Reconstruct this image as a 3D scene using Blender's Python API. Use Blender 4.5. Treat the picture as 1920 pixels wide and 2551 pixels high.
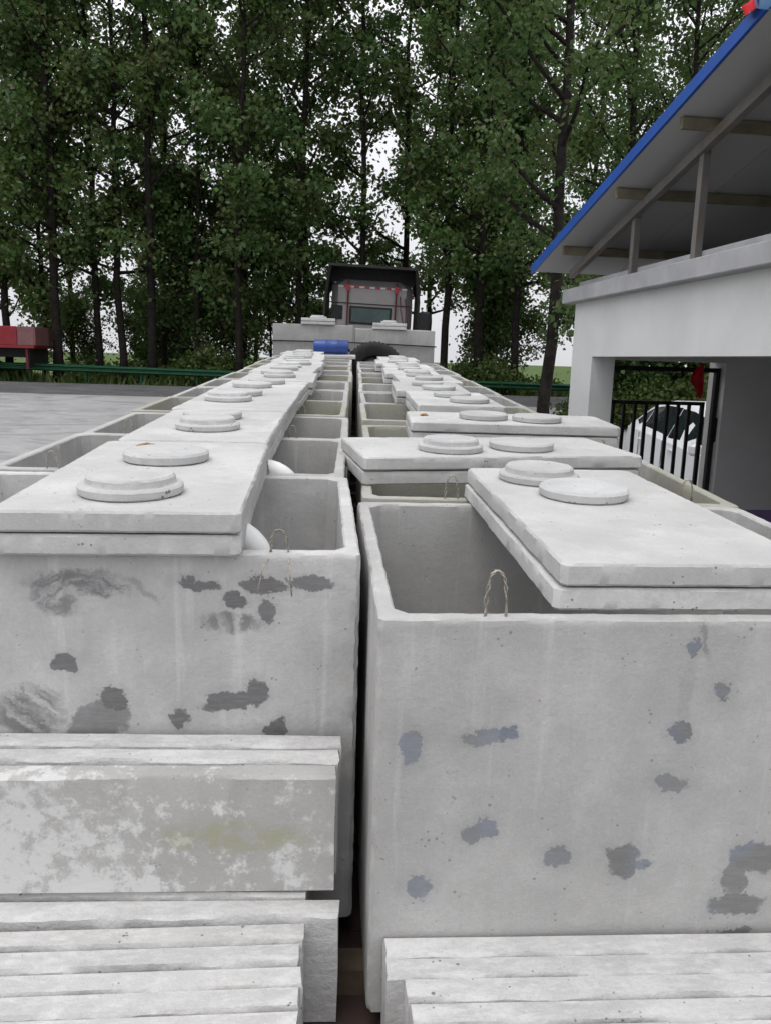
import bpy, math, random
from math import sin, cos, pi, radians, sqrt
from mathutils import Matrix, Vector, Euler, noise

for o in list(bpy.data.objects):
    bpy.data.objects.remove(o)
SC = bpy.context.scene
COL = SC.collection
R = random.Random(7)

# ------------------------------------------------------------------ camera, sky, sun, exposure
EYE = Vector((0, 0, 2.75))
YAW, PITCH, ROLL = radians(2.55), radians(10.7), radians(1.7)
cd = bpy.data.cameras.new('camera')
cam = bpy.data.objects.new('camera', cd)
COL.objects.link(cam)
cd.sensor_fit = 'VERTICAL'
cd.sensor_height = 24
cd.sensor_width = 24 * 770 / 1024
cd.lens = 24 * 2000 / 2551
cd.clip_start = 0.05
cd.clip_end = 5000
fw = Vector((sin(YAW) * cos(PITCH), cos(YAW) * cos(PITCH), -sin(PITCH)))
rt = Vector((cos(YAW), -sin(YAW), 0))
up = rt.cross(fw)
r2 = rt * cos(ROLL) + up * sin(ROLL)
u2 = -rt * sin(ROLL) + up * cos(ROLL)
m3 = Matrix((r2, u2, -fw)).transposed()
cam.matrix_world = Matrix.Translation(EYE) @ m3.to_4x4()
SC.camera = cam

SUN_EL, SUN_AZ = radians(66), radians(215)     # azimuth clockwise from +Y: behind the camera, to the left
w = bpy.data.worlds.new('World')
SC.world = w
w.use_nodes = True
nt = w.node_tree
nt.nodes.clear()
out = nt.nodes.new('ShaderNodeOutputWorld')
bg = nt.nodes.new('ShaderNodeBackground')
sky = nt.nodes.new('ShaderNodeTexSky')
sky.sky_type = 'NISHITA'
sky.sun_disc = False
sky.sun_elevation = SUN_EL
sky.sun_rotation = SUN_AZ
sky.air_density = 1.0
sky.dust_density = 3.0
mixw = nt.nodes.new('ShaderNodeMix')
mixw.data_type = 'RGBA'
mixw.inputs[0].default_value = 0.93            # closed cloud cover over the blue
tcw = nt.nodes.new('ShaderNodeTexCoord')
sepw = nt.nodes.new('ShaderNodeSeparateXYZ')
nt.links.new(tcw.outputs['Generated'], sepw.inputs[0])
mrw = nt.nodes.new('ShaderNodeMapRange')
mrw.inputs['From Min'].default_value = 0.0
mrw.inputs['From Max'].default_value = 1.0
mrw.inputs['To Min'].default_value = 7.6
mrw.inputs['To Max'].default_value = 19.0
nt.links.new(sepw.outputs[2], mrw.inputs['Value'])
vmw = nt.nodes.new('ShaderNodeVectorMath')
vmw.operation = 'SCALE'
vmw.inputs[0].default_value = (.985, .992, 1.03)
nt.links.new(mrw.outputs[0], vmw.inputs['Scale'])
nt.links.new(vmw.outputs[0], mixw.inputs[7])
nt.links.new(sky.outputs[0], mixw.inputs[6])
nt.links.new(mixw.outputs[2], bg.inputs[0])
bg.inputs[1].default_value = 0.115
nt.links.new(bg.outputs[0], out.inputs[0])

sd = bpy.data.lights.new('sun', 'SUN')
sun = bpy.data.objects.new('sun', sd)
COL.objects.link(sun)
sd.energy = 1.0
sd.angle = radians(25)
sd.color = (1.0, 0.97, 0.93)
sdir = Vector((sin(SUN_AZ) * cos(SUN_EL), cos(SUN_AZ) * cos(SUN_EL), sin(SUN_EL)))
sun.rotation_euler = sdir.to_track_quat('Z', 'Y').to_euler()
sun.location = (-20, -20, 30)

SC.cycles.use_adaptive_sampling = True
SC.cycles.adaptive_threshold = .03
SC.cycles.max_bounces = 5
SC.cycles.diffuse_bounces = 3
SC.cycles.glossy_bounces = 2
SC.cycles.transmission_bounces = 2
SC.cycles.transparent_max_bounces = 4
SC.cycles.caustics_reflective = False
SC.cycles.caustics_refractive = False
SC.view_settings.view_transform = 'Standard'
SC.view_settings.look = 'None'
SC.view_settings.exposure = -0.2
SC.view_settings.gamma = 1.0
SC.view_settings.use_curve_mapping = False

# ------------------------------------------------------------------ frames
SLOPE = radians(2.4)                            # yard and trailer rise gently towards the road
TF = Matrix.Translation(EYE) @ Matrix.Rotation(SLOPE, 4, 'X') @ Matrix.Translation((0, 0, -2.75))


def gz(Y):
    """ground height of the yard at distance Y"""
    if Y <= 12:
        return 2.75 - 2.75 * cos(SLOPE) + Y * math.tan(SLOPE)
    a = gz(12)
    t = min(1, (Y - 12) / 16.5)
    s = math.tan(SLOPE)
    return a + (Y - 12 if Y < 28.5 else 16.5) * s + 0.42 * t * t


# ------------------------------------------------------------------ mesh helpers
class MB:
    def __init__(self):
        self.v, self.f = [], []

    def add(self, vs, fs):
        b = len(self.v)
        self.v += [tuple(p) for p in vs]
        self.f += [tuple(i + b for i in q) for q in fs]

    def box(self, x0, x1, y0, y1, z0, z1, M=None, bev=0.0):
        if bev <= 0:
            vs = [(x, y, z) for z in (z0, z1) for y in (y0, y1) for x in (x0, x1)]
            fs = [(0, 2, 3, 1), (4, 5, 7, 6), (0, 1, 5, 4), (2, 6, 7, 3), (0, 4, 6, 2), (1, 3, 7, 5)]
        else:
            vs, fs = [], []
            b = min(bev, (x1 - x0) * .45, (y1 - y0) * .45, (z1 - z0) * .45)
            for (z, i) in ((z0, b), (z0 + b, 0), (z1 - b, 0), (z1, b)):
                xa, xb, ya, yb = x0 + i, x1 - i, y0 + i, y1 - i
                vs += [(xa + b, ya, z), (xb - b, ya, z), (xb, ya + b, z), (xb, yb - b, z),
                       (xb - b, yb, z), (xa + b, yb, z), (xa, yb - b, z), (xa, ya + b, z)]
            for k in range(3):
                for j in range(8):
                    a, c = k * 8 + j, k * 8 + (j + 1) % 8
                    fs.append((a, c, c + 8, a + 8))
            fs.append(tuple(range(7, -1, -1)))
            fs.append(tuple(range(24, 32)))
        if M is not None:
            vs = [M @ Vector(p) for p in vs]
        self.add(vs, fs)
        return self

    def bar(self, a, b, wx, wz=None, upv=(0, 0, 1)):
        a, b = Vector(a), Vector(b)
        wz = wz or wx
        d = (b - a)
        L = d.length
        d.normalize()
        s = d.cross(Vector(upv))
        if s.length < 1e-4:
            s = d.cross(Vector((1, 0, 0)))
        s.normalize()
        u = s.cross(d)
        M = Matrix((s, d, u)).transposed().to_4x4()
        M.translation = a
        return self.box(-wx / 2, wx / 2, 0, L, -wz / 2, wz / 2, M)

    def tube(self, pts, r, n=8, cap=True):
        pts = [Vector(p) for p in pts]
        rs = r if isinstance(r, (list, tuple)) else [r] * len(pts)
        base = len(self.v)
        prev = None
        for i, p in enumerate(pts):
            d = (pts[min(i + 1, len(pts) - 1)] - pts[max(i - 1, 0)]).normalized()
            if prev is None:
                s = d.cross(Vector((0, 0, 1)))
                if s.length < 1e-3:
                    s = d.cross(Vector((1, 0, 0)))
            else:
                s = prev - d * prev.dot(d)
            s.normalize()
            prev = s
            u = s.cross(d)
            for k in range(n):
                a = 2 * pi * k / n
                q = p + (s * cos(a) + u * sin(a)) * rs[i]
                self.v.append((q.x, q.y, q.z))
        for i in range(len(pts) - 1):
            for k in range(n):
                a = base + i * n + k
                c = base + i * n + (k + 1) % n
                self.f.append((a, a + n, c + n, c))
        if cap:
            self.f.append(tuple(base + k for k in range(n)))
            e = base + (len(pts) - 1) * n
            self.f.append(tuple(e + k for k in range(n - 1, -1, -1)))
        return self

    def lathe(self, prof, n=32, M=None, jit=0.0, seed=0, closed=True):
        """prof: list of (radius, height) about local Z"""
        rr = random.Random(seed)
        vs, fs = [], []
        for (r, z) in prof:
            for k in range(n):
                a = 2 * pi * k / n
                q = r + rr.uniform(-jit, jit)
                vs.append((q * cos(a), q * sin(a), z + rr.uniform(-jit, jit) * .5))
        for i in range(len(prof) - 1):
            for k in range(n):
                a, c = i * n + k, i * n + (k + 1) % n
                fs.append((a, c, c + n, a + n))
        if closed:
            fs.append(tuple(range(n - 1, -1, -1)))
            e = (len(prof) - 1) * n
            fs.append(tuple(range(e, e + n)))
        if M is not None:
            vs = [M @ Vector(p) for p in vs]
        self.add(vs, fs)
        return self

    def mesh(self, name, smooth=False):
        me = bpy.data.meshes.new(name)
        me.from_pydata(self.v, [], self.f)
        me.update()
        if smooth == 'angle':
            me.polygons.foreach_set('use_smooth', [True] * len(me.polygons))
            me.set_sharp_from_angle(angle=radians(32))
        elif smooth:
            me.polygons.foreach_set('use_smooth', [True] * len(me.polygons))
        return me

    def build(self, name, mat, parent=None, smooth=False, M=None):
        me = self.mesh(name, smooth)
        me.materials.append(mat)
        return link(name, me, parent, M)


def link(name, me, parent=None, M=None):
    o = bpy.data.objects.new(name, me)
    COL.objects.link(o)
    if parent is not None:
        o.parent = parent
    if M is not None:
        if parent is not None:
            o.matrix_local = M
        else:
            o.matrix_world = M
    return o


def thing(name, label, cat, M, group=None):
    o = bpy.data.objects.new(name, None)
    COL.objects.link(o)
    o.empty_display_size = .1
    o.matrix_world = M
    return tag(o, label, cat, group)


def tag(o, label, cat, group=None):
    o['label'] = label
    o['category'] = cat
    if group:
        o['group'] = group
    return o


def struct(o, label=None):
    o['kind'] = 'structure'
    if label:
        o['label'] = label
    return o


def TM(x, s, z, rz=0, rx=0, ry=0):
    return TF @ Matrix.Translation((x, s, z)) @ Euler((rx, ry, rz)).to_matrix().to_4x4()


def WM(x, y, z, rz=0, rx=0, ry=0):
    return Matrix.Translation((x, y, z)) @ Euler((rx, ry, rz)).to_matrix().to_4x4()


ORD = ['nearest', 'second', 'third', 'fourth', 'fifth', 'sixth', 'seventh', 'eighth', 'ninth', 'tenth', 'eleventh',
       'twelfth', 'thirteenth', 'fourteenth', 'fifteenth', 'sixteenth', 'seventeenth', 'eighteenth', 'nineteenth', 'twentieth']


# ------------------------------------------------------------------ materials
class N:
    """small node-building helper"""
    def __init__(self, name):
        self.m = bpy.data.materials.new(name)
        self.m.use_nodes = True
        self.t = self.m.node_tree
        self.b = self.t.nodes['Principled BSDF']

    def n(self, kind, **kw):
        x = self.t.nodes.new(kind)
        for k, v in kw.items():
            setattr(x, k, v)
        return x

    def set(self, sock, v):
        if hasattr(v, 'is_linked') or hasattr(v, 'links'):
            self.t.links.new(v, sock)
        else:
            if isinstance(v, (tuple, list)) and len(v) == 3 and sock.type == 'RGBA':
                v = (*v, 1)
            sock.default_value = v

    def math(self, op, a, b=0.0, clamp=False):
        x = self.n('ShaderNodeMath', operation=op, use_clamp=clamp)
        self.set(x.inputs[0], a)
        self.set(x.inputs[1], b)
        return x.outputs[0]

    def noise(self, vec, scale, detail=4, rough=.55, dist=0.0):
        x = self.n('ShaderNodeTexNoise')
        self.set(x.inputs['Vector'], vec)
        x.inputs['Scale'].default_value = scale
        x.inputs['Detail'].default_value = detail
        x.inputs['Roughness'].default_value = rough
        x.inputs['Distortion'].default_value = dist
        return x.outputs['Fac']

    def ramp(self, v, a, b, lo=0.0, hi=1.0):
        x = self.n('ShaderNodeMapRange', interpolation_type='SMOOTHSTEP')
        self.set(x.inputs['Value'], v)
        x.inputs['From Min'].default_value = a
        x.inputs['From Max'].default_value = b
        x.inputs['To Min'].default_value = lo
        x.inputs['To Max'].default_value = hi
        return x.outputs['Result']

    def mix(self, f, a, b, blend='MIX'):
        x = self.n('ShaderNodeMix', data_type='RGBA', blend_type=blend)
        self.set(x.inputs[0], f)
        self.set(x.inputs[6], a)
        self.set(x.inputs[7], b)
        return x.outputs[2]

    def obj(self):
        return self.n('ShaderNodeTexCoord').outputs['Object']

    def pos(self):
        return self.n('ShaderNodeNewGeometry').outputs['Position']

    def rnd(self):
        return self.n('ShaderNodeObjectInfo').outputs['Random']

    def scaled(self, vec, s, off=None):
        x = self.n('ShaderNodeMapping')
        self.set(x.inputs['Vector'], vec)
        x.inputs['Scale'].default_value = s
        if off is not None:
            self.set(x.inputs['Location'], off)
        return x.outputs[0]

    def bump(self, h, strength=.3, dist=.01):
        x = self.n('ShaderNodeBump')
        self.set(x.inputs['Height'], h)
        x.inputs['Strength'].default_value = strength
        x.inputs['Distance'].default_value = dist
        self.t.links.new(x.outputs[0], self.b.inputs['Normal'])

    def fin(self, color, rough=.8, metal=0.0, spec=.3):
        self.set(self.b.inputs['Base Color'], color)
        self.set(self.b.inputs['Roughness'], rough)
        self.b.inputs['Metallic'].default_value = metal
        self.b.inputs['Specular IOR Level'].default_value = spec
        return self.m


def plain(name, c, rough=.6, metal=0.0, var=.12, scale=6, spec=.4, dirt=None):
    q = N(name)
    v = q.pos()
    f = q.noise(v, scale, 5)
    col = q.mix(q.ramp(f, .3, .7), tuple(x * (1 - var) for x in c), tuple(min(1, x * (1 + var)) for x in c))
    if dirt:
        d = q.ramp(q.noise(v, scale * .45, 6, .7), .48, .75)
        col = q.mix(q.math('MULTIPLY', d, .55), col, dirt)
    q.bump(q.noise(v, scale * 8, 3), .12, .004)
    return q.fin(col, rough, metal, spec)


def concrete(name, base=(.47, .47, .475), blobs=None, front=None, patch=((.155, .155, .155), (.17, .17, .176)), tint=None, speck=.5, streak=True, mott=.16,
             extra=None, bumpk=.35, damp=0.0):
    """grey precast concrete; blobs: wet-cement repair patches on the face y < front (x, z, rx, rz, rot, strength)"""
    q = N(name)
    o = q.obj()
    rn = q.rnd()
    off = q.n('ShaderNodeCombineXYZ')
    q.set(off.inputs[0], q.math('MULTIPLY', rn, 37.0))
    q.set(off.inputs[1], q.math('MULTIPLY', rn, 91.0))
    q.set(off.inputs[2], q.math('MULTIPLY', rn, 13.0))
    p = q.scaled(o, (1, 1, 1), off.outputs[0])
    big = q.noise(p, 2.2, 4, .6)
    mid = q.noise(p, 9, 5, .65)
    fine = q.noise(p, 70, 2, .6)
    col = q.mix(q.ramp(big, .3, .72), tuple(c * (1 - mott) for c in base), tuple(c * (1 + mott * .7) for c in base))
    col = q.mix(q.math('MULTIPLY', q.ramp(mid, .5, .72), .35), col, tuple(min(1, c * 1.28) for c in base))
    col = q.mix(q.math('MULTIPLY', q.ramp(mid, .5, .28), .3), col, tuple(c * .74 for c in base))
    col = q.mix(q.math('MULTIPLY', q.ramp(fine, .35, .65), .16), col, tuple(c * .7 for c in base))
    # each piece its own shade
    col = q.mix(q.math('MULTIPLY', rn, .42), col, (base[0] * .74, base[1] * .73, base[2] * .70))
    if streak:
        st = q.noise(q.scaled(p, (9, 9, .55)), 2.0, 4, .6)
        col = q.mix(q.math('MULTIPLY', q.ramp(st, .56, .74), .34), col, tuple(min(1, c * 1.4) for c in base))
        col = q.mix(q.math('MULTIPLY', q.ramp(st, .44, .28), .22), col, tuple(c * .72 for c in base))
    if tint:
        col = q.mix(q.math('MULTIPLY', q.ramp(q.noise(p, 1.6, 4), .4, .6), .75), col, tint)
    grain = q.noise(p, 190, 2, .7)
    col = q.mix(q.math('MULTIPLY', q.ramp(grain, .52, .72), .17), col, tuple(c * .62 for c in base))
    col = q.mix(q.math('MULTIPLY', q.ramp(grain, .48, .30), .13), col, tuple(min(1, c * 1.35) for c in base))
    if blobs:
        dist = q.n('ShaderNodeTexNoise')
        q.set(dist.inputs['Vector'], o)
        dist.inputs['Scale'].default_value = 21
        dist.inputs['Detail'].default_value = 5
        dist.inputs['Roughness'].default_value = .68
        sub = q.n('ShaderNodeVectorMath', operation='SUBTRACT')
        q.set(sub.inputs[0], dist.outputs['Color'])
        sub.inputs[1].default_value = (.5, .5, .5)
        sc = q.n('ShaderNodeVectorMath', operation='SCALE')
        q.set(sc.inputs[0], sub.outputs[0])
        sc.inputs['Scale'].default_value = .078
        add = q.n('ShaderNodeVectorMath', operation='ADD')
        q.set(add.inputs[0], o)
        q.set(add.inputs[1], sc.outputs[0])
        sep = q.n('ShaderNodeSeparateXYZ')
        q.set(sep.inputs[0], add.outputs[0])
        X, Z = sep.outputs[0], sep.outputs[2]
        acc, halo, smear = 0.0, 0.0, 0.0
        # trowel swirls: streaks that run round a centre
        ux, uz = q.math('SUBTRACT', X, -.02), q.math('SUBTRACT', Z, .86)
        pol = q.n('ShaderNodeCombineXYZ')
        q.set(pol.inputs[0], q.math('MULTIPLY', q.math('ARCTAN2', uz, ux), 1.6))
        q.set(pol.inputs[1], q.math('MULTIPLY', q.math('SQRT', q.math('ADD', q.math('MULTIPLY', ux, ux), q.math('MULTIPLY', uz, uz))), 42))
        sw = q.noise(pol.outputs[0], 1.0, 5, .68)
        for (bx, bz, rx, rz, rot, k) in blobs:
            c_, s_ = cos(radians(rot)), sin(radians(rot))
            dx = q.math('SUBTRACT', X, bx)
            dz = q.math('SUBTRACT', Z, bz)
            u = q.math('ADD', q.math('MULTIPLY', dx, c_ / rx), q.math('MULTIPLY', dz, s_ / rx))
            v = q.math('ADD', q.math('MULTIPLY', dx, -s_ / rz), q.math('MULTIPLY', dz, c_ / rz))
            d = q.math('ADD', q.math('MULTIPLY', u, u), q.math('MULTIPLY', v, v))
            if k <= .6 and rx > .055:        # trowelled-out smear: brushed, fading edge
                smear = q.math('MAXIMUM', smear, q.ramp(d, 1.5, .35, 0, min(1, k * 1.5)))
                continue
            g = q.ramp(d, 1.32, .78, 0, min(1, k * 1.22))
            acc = q.math('MAXIMUM', acc, g)
            halo = q.math('MAXIMUM', halo, q.ramp(d, 4.0, .8, 0, .16))
        s0 = q.n('ShaderNodeSeparateXYZ')
        q.set(s0.inputs[0], o)
        acc = q.math('MULTIPLY', acc, q.ramp(s0.outputs[1], front + .02, front + .01))
        # trowel streaks inside the patches
        br = q.noise(q.scaled(o, (6, 6, 34)), 2.2, 5, .7, .8)
        acc2 = q.math('MULTIPLY', acc, q.ramp(br, .28, .62, .85, 1.0))
        acc2 = q.math('MAXIMUM', acc2, q.math('MULTIPLY', q.math('MULTIPLY', smear, q.ramp(s0.outputs[1], front + .02, front + .01)), q.ramp(sw, .30, .62)))
        acc2 = q.math('MAXIMUM', acc2, q.math('MULTIPLY', halo, q.ramp(s0.outputs[1], front + .02, front + .01)))
        hue = q.mix(q.ramp(q.noise(o, 5.5, 2), .42, .6), *patch)
        col = q.mix(acc2, col, hue)
    if damp:
        dm = q.ramp(q.noise(p, 3.4, 5, .66), .50, .66)
        col = q.mix(q.math('MULTIPLY', dm, damp), col, (base[0] * .70, base[1] * .705, base[2] * .71))
        sc2 = q.noise(q.scaled(p, (3, 22, 3)), 2.3, 4, .7)
        col = q.mix(q.math('MULTIPLY', q.ramp(sc2, .60, .74), .3), col, tuple(min(1, c * 1.3) for c in base))
    if extra:
        col = extra(q, o, col)
    if speck:
        vo = q.n('ShaderNodeTexVoronoi')
        q.set(vo.inputs['Vector'], p)
        vo.inputs['Scale'].default_value = 62
        thr = q.math('MULTIPLY', q.ramp(q.noise(p, 17, 3), .52, .72), .30)
        dots = q.ramp(q.math('SUBTRACT', vo.outputs['Distance'], thr), .03, -.05)
        col = q.mix(q.math('MULTIPLY', dots, speck), col, (.13, .13, .13))
    q.bump(q.noise(p, 38, 3, .7), bumpk, .006)
    return q.fin(col, .9, 0, .18)


L_BLOBS = [(-0.060,1.022,0.110,0.025,5,0.55),(0.030,1.007,0.076,0.036,-5,0.60),(-0.093,0.967,0.060,0.045,-20,0.50),(0.125,0.993,0.043,0.010,-40,0.35),(0.272,1.006,0.053,0.014,-10,0.80),(0.435,1.004,0.059,0.018,-4,0.80),(0.553,1.011,0.064,0.021,-8,0.75),(0.358,0.965,0.028,0.022,0,0.85),(0.440,0.935,0.023,0.031,0,0.75),(0.352,0.904,0.074,0.029,-3,0.55),(-0.078,0.794,0.037,0.030,0,0.95),(-0.175,0.655,0.099,0.071,0,0.60),(0.000,0.622,0.084,0.055,30,0.65),(0.045,0.686,0.034,0.038,0,0.95),(0.209,0.636,0.026,0.026,0,0.95),(0.333,0.678,0.068,0.032,8,0.85),(0.415,0.702,0.030,0.041,10,0.90),(0.465,0.598,0.036,0.029,35,0.95)]
R_BLOBS = [(-0.642,0.728,0.027,0.047,0,0.60),(-0.472,0.752,0.047,0.018,0,0.60),(-0.416,0.756,0.023,0.019,0,0.75),(-0.482,0.496,0.027,0.023,0,0.65),(-0.447,0.513,0.025,0.027,0,0.65),(-0.605,0.355,0.035,0.032,20,0.65),(-0.270,0.429,0.033,0.030,0,0.65),(-0.105,0.421,0.041,0.048,0,0.75),(-0.051,0.410,0.018,0.013,0,0.65),(0.007,0.972,0.017,0.018,0,0.70),(0.028,0.996,0.007,0.041,15,0.45),(0.089,0.863,0.025,0.021,0,0.70),(-0.001,0.765,0.026,0.034,0,0.75),(-0.009,0.634,0.042,0.022,-8,0.60),(0.230,0.422,0.066,0.043,0,0.70),(0.183,0.359,0.028,0.057,0,0.65),(0.188,0.284,0.072,0.030,5,0.70),(0.203,0.208,0.043,0.014,0,0.70),(-0.002,0.867,0.012,0.109,-3,0.18)]


def efflo(q, o, col):
    """white lime bloom on the left of a slab, mossy yellow-green stain on its right"""
    s = q.n('ShaderNodeSeparateXYZ')
    q.set(s.inputs[0], o)
    f = q.noise(o, 15, 8, .74, 0)
    zone = q.ramp(s.outputs[0], .42, -.05, 0, .10)
    low = q.ramp(s.outputs[2], .24, .02, 0, .07)
    t = q.ramp(q.math('ADD', f, q.math('ADD', zone, low)), .55, .67)
    col = q.mix(q.math('MULTIPLY', t, .75), col, (.68, .68, .67))
    u = q.math('MULTIPLY', q.math('SUBTRACT', s.outputs[0], .42), 5.0)
    v = q.math('MULTIPLY', q.math('SUBTRACT', s.outputs[2], .155), 20.0)
    d = q.math('ADD', q.math('MULTIPLY', u, u), q.math('MULTIPLY', v, v))
    g = q.math('MULTIPLY', q.ramp(d, 1.5, .1), q.ramp(q.noise(o, 22, 5), .3, .65))
    return q.mix(q.math('MULTIPLY', g, .5), col, (.32, .325, .17))


def lime(q, o, col):
    f = q.noise(q.scaled(o, (1, 3, 2.4)), 11, 8, .76, 0)
    col = q.mix(q.math('MULTIPLY', q.ramp(f, .44, .64), .62), col, (.66, .655, .64))
    g = q.noise(o, 4, 5, .7)
    return q.mix(q.math('MULTIPLY', q.ramp(g, .56, .75), .3), col, (.36, .36, .26))


M_TANK = concrete('tank_concrete', (.455, .45, .44))
M_TANKG = concrete('tank_concrete_olive', (.42, .415, .39), tint=(.33, .325, .255))
M_TANKL = concrete('tank_concrete_patched_dark', (.515, .51, .50), L_BLOBS, -.545)
M_TANKR = concrete('tank_concrete_patched_pale', (.475, .47, .46), R_BLOBS, -.60, ((.165, .168, .163), (.175, .20, .245)))
M_TANKD = concrete('tank_concrete_darker', (.33, .325, .315), mott=.2)  # darker grey concrete for the gooseneck tanks
M_LID = concrete('lid_concrete', (.54, .538, .53), streak=False, speck=.8, mott=.17, damp=.42)
M_COVER = concrete('cover_concrete', (.52, .52, .515), streak=False, speck=.9, mott=.14, damp=.45)
M_SLAB = concrete('slab_concrete', (.55, .545, .54), streak=False, extra=lime, speck=.8, bumpk=.8)
M_SLABW = concrete('slab_concrete_limed', (.47, .465, .455), streak=False, extra=efflo, speck=.3)
M_WIRE = plain('twisted_wire', (.36, .33, .28), .6, .3, .4, 60, dirt=(.35, .2, .08))
M_PVC = plain('white_pvc', (.74, .74, .73), .5, 0, .08, 5, .5)
M_STEEL = plain('trailer_steel', (.05, .032, .03), .75, .1, .3, 4, dirt=(.09, .05, .035))
M_TIMBER = plain('dunnage_timber', (.10, .075, .05), .85, 0, .3, 9)
M_RUBBER = plain('tyre_rubber', (.022, .022, .023), .8, 0, .25, 8, .3, dirt=(.07, .065, .06))
M_RIM = plain('wheel_steel', (.16, .16, .165), .5, .6, .15, 6)
M_BLUE = plain('blue_plastic', (.016, .05, .22), .35, 0, .15, 5, .5)
M_WALLW = plain('white_render', (.68, .685, .675), .85, 0, .06, 1.3, .2, dirt=(.57, .57, .55))
M_WALLG = plain('grey_render', (.68, .67, .67), .85, 0, .06, 1.5, .2)
M_BAND = plain('cement_band', (.40, .40, .41), .85, 0, .12, 3, .2)
M_DADO = plain('purple_paint', (.27, .18, .40), .6, 0, .08, 3)
M_ROOFB = plain('blue_sheet', (.008, .075, .36), .4, .1, .1, 2, .5)
M_RIDGE = plain('pale_blue_sheet', (.16, .34, .62), .4, .1, .1, 2, .5)
M_RED = plain('red_cloth', (.46, .02, .03), .8, 0, .2, 8, .2)
M_SOFFIT = plain('sandwich_panel', (.40, .40, .40), .6, 0, .05, 1, .3)
M_TRUSS = plain('galvanised_and_shade_grey', (.19, .182, .17), .5, .3, .15, 5, .4, dirt=(.26, .17, .10))  # truss steel; also the dark grey that paints shade on the roof infill
M_PURLIN = plain('primed_purlin', (.19, .17, .115), .65, .1, .2, 6, .3, dirt=(.25, .22, .16))
M_GATE = plain('black_iron', (.018, .018, .02), .45, .3, .3, 9, .4)
M_CARW = plain('white_car_paint', (.74, .75, .76), .22, 0, .02, 1, .6)
M_GLASS = plain('dark_glass', (.012, .018, .018), .08, 0, .2, 2, .6)
M_BLACK = plain('black_plastic', (.015, .015, .016), .6, 0, .2, 8, .3)
M_CAB = plain('cab_silver', (.26, .245, .24), .45, .2, .08, 2, .5, dirt=(.24, .22, .20))
M_CABDARK = plain('fairing_dark', (.024, .023, .020), .6, 0, .2, 3, .3)
M_TAPER = plain('reflector_red', (.34, .025, .035), .4, 0, .1, 9)
M_TAPEW = plain('reflector_white', (.52, .50, .49), .4, 0, .05, 9)
M_CABRED = plain('dark_red_steel', (.10, .015, .02), .6, .2, .2, 6)
M_GREENGLASS = plain('green_glass', (.02, .05, .045), .1, 0, .3, 3, .6)
M_TRUCKRED = plain('red_truck_paint', (.22, .010, .018), .5, 0, .15, 2, .4, dirt=(.16, .03, .03))
M_TRUCKGREY = plain('faded_tailboard', (.19, .09, .09), .6, 0, .15, 3, .3)
M_RAIL = plain('green_guardrail', (.008, .06, .028), .45, .1, .15, 3, .4)
M_BARK = plain('bark', (.021, .018, .016), .95, 0, .35, 7, .1)
M_PILLAR = plain('pale_stone', (.5, .48, .46), .85, 0, .08, 3)


def ground_mat(name, a, b, c, s1, s2):
    q = N(name)
    p = q.pos()
    f = q.noise(p, s1, 6, .65, .4)
    g = q.noise(p, s2, 5, .6)
    col = q.mix(q.ramp(f, .3, .7), a, b)
    col = q.mix(q.math('MULTIPLY', q.ramp(g, .5, .7), .6), col, c)
    # tyre tracks: long stretched marks
    tr = q.noise(q.scaled(p, (.5, 1.1, 1)), 1.1, 5, .6, 1.6)
    col = q.mix(q.math('MULTIPLY', q.ramp(tr, .46, .64), .55), col, tuple(x * .62 for x in a))
    pt = q.noise(p, 11, 5, .75)
    col = q.mix(q.math('MULTIPLY', q.ramp(pt, .55, .72), .35), col, tuple(x * .6 for x in a))
    col = q.mix(q.math('MULTIPLY', q.ramp(pt, .42, .28), .35), col, tuple(min(1, x * 1.35) for x in b))
    q.bump(q.noise(p, 30, 4), .3, .01)
    return q.fin(col, .92, 0, .15)


M_YARD = ground_mat('yard_concrete', (.31, .305, .305), (.36, .355, .355), (.41, .405, .405), .5, 3.0)
M_ROAD = ground_mat('asphalt', (.10, .10, .105), (.13, .13, .132), (.15, .15, .15), .4, 5.0)


def grass_mat():
    q = N('field_grass')
    p = q.pos()
    f = q.noise(p, .35, 6, .7)
    g = q.noise(p, 5, 5, .7)
    col = q.mix(q.ramp(f, .35, .65), (.035, .07, .02), (.085, .13, .035))
    col = q.mix(q.math('MULTIPLY', q.ramp(g, .45, .7), .6), col, (.12, .12, .05))
    q.bump(g, .8, .08)
    return q.fin(col, .95, 0, .1)


M_GRASS = grass_mat()


def leaf_mat(name, a, b, c, brown=.12):
    q = N(name)
    geo = q.n('ShaderNodeNewGeometry')
    rpi = geo.outputs['Random Per Island']
    p = geo.outputs['Position']
    col = q.mix(rpi, a, b)
    col = q.mix(q.math('MULTIPLY', q.ramp(q.noise(p, .5, 3), .42, .65), .8), col, c)
    col = q.mix(q.math('MULTIPLY', q.ramp(rpi, 1 - brown * 1.6, 1 - brown * .6), .75), col, (.10, .065, .035))
    rn = q.rnd()
    col = q.mix(q.math('MULTIPLY', rn, .35), col, (.03, .07, .02))
    q.fin(col, .5, 0, .35)
    tr = q.n('ShaderNodeBsdfTranslucent')
    q.set(tr.inputs[0], q.mix(.5, col, (.12, .19, .03)))
    mx = q.n('ShaderNodeMixShader')
    mx.inputs[0].default_value = .34
    q.t.links.new(q.b.outputs[0], mx.inputs[1])
    q.t.links.new(tr.outputs[0], mx.inputs[2])
    q.t.links.new(mx.outputs[0], q.t.nodes['Material Output'].inputs[0])
    return q.m


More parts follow.
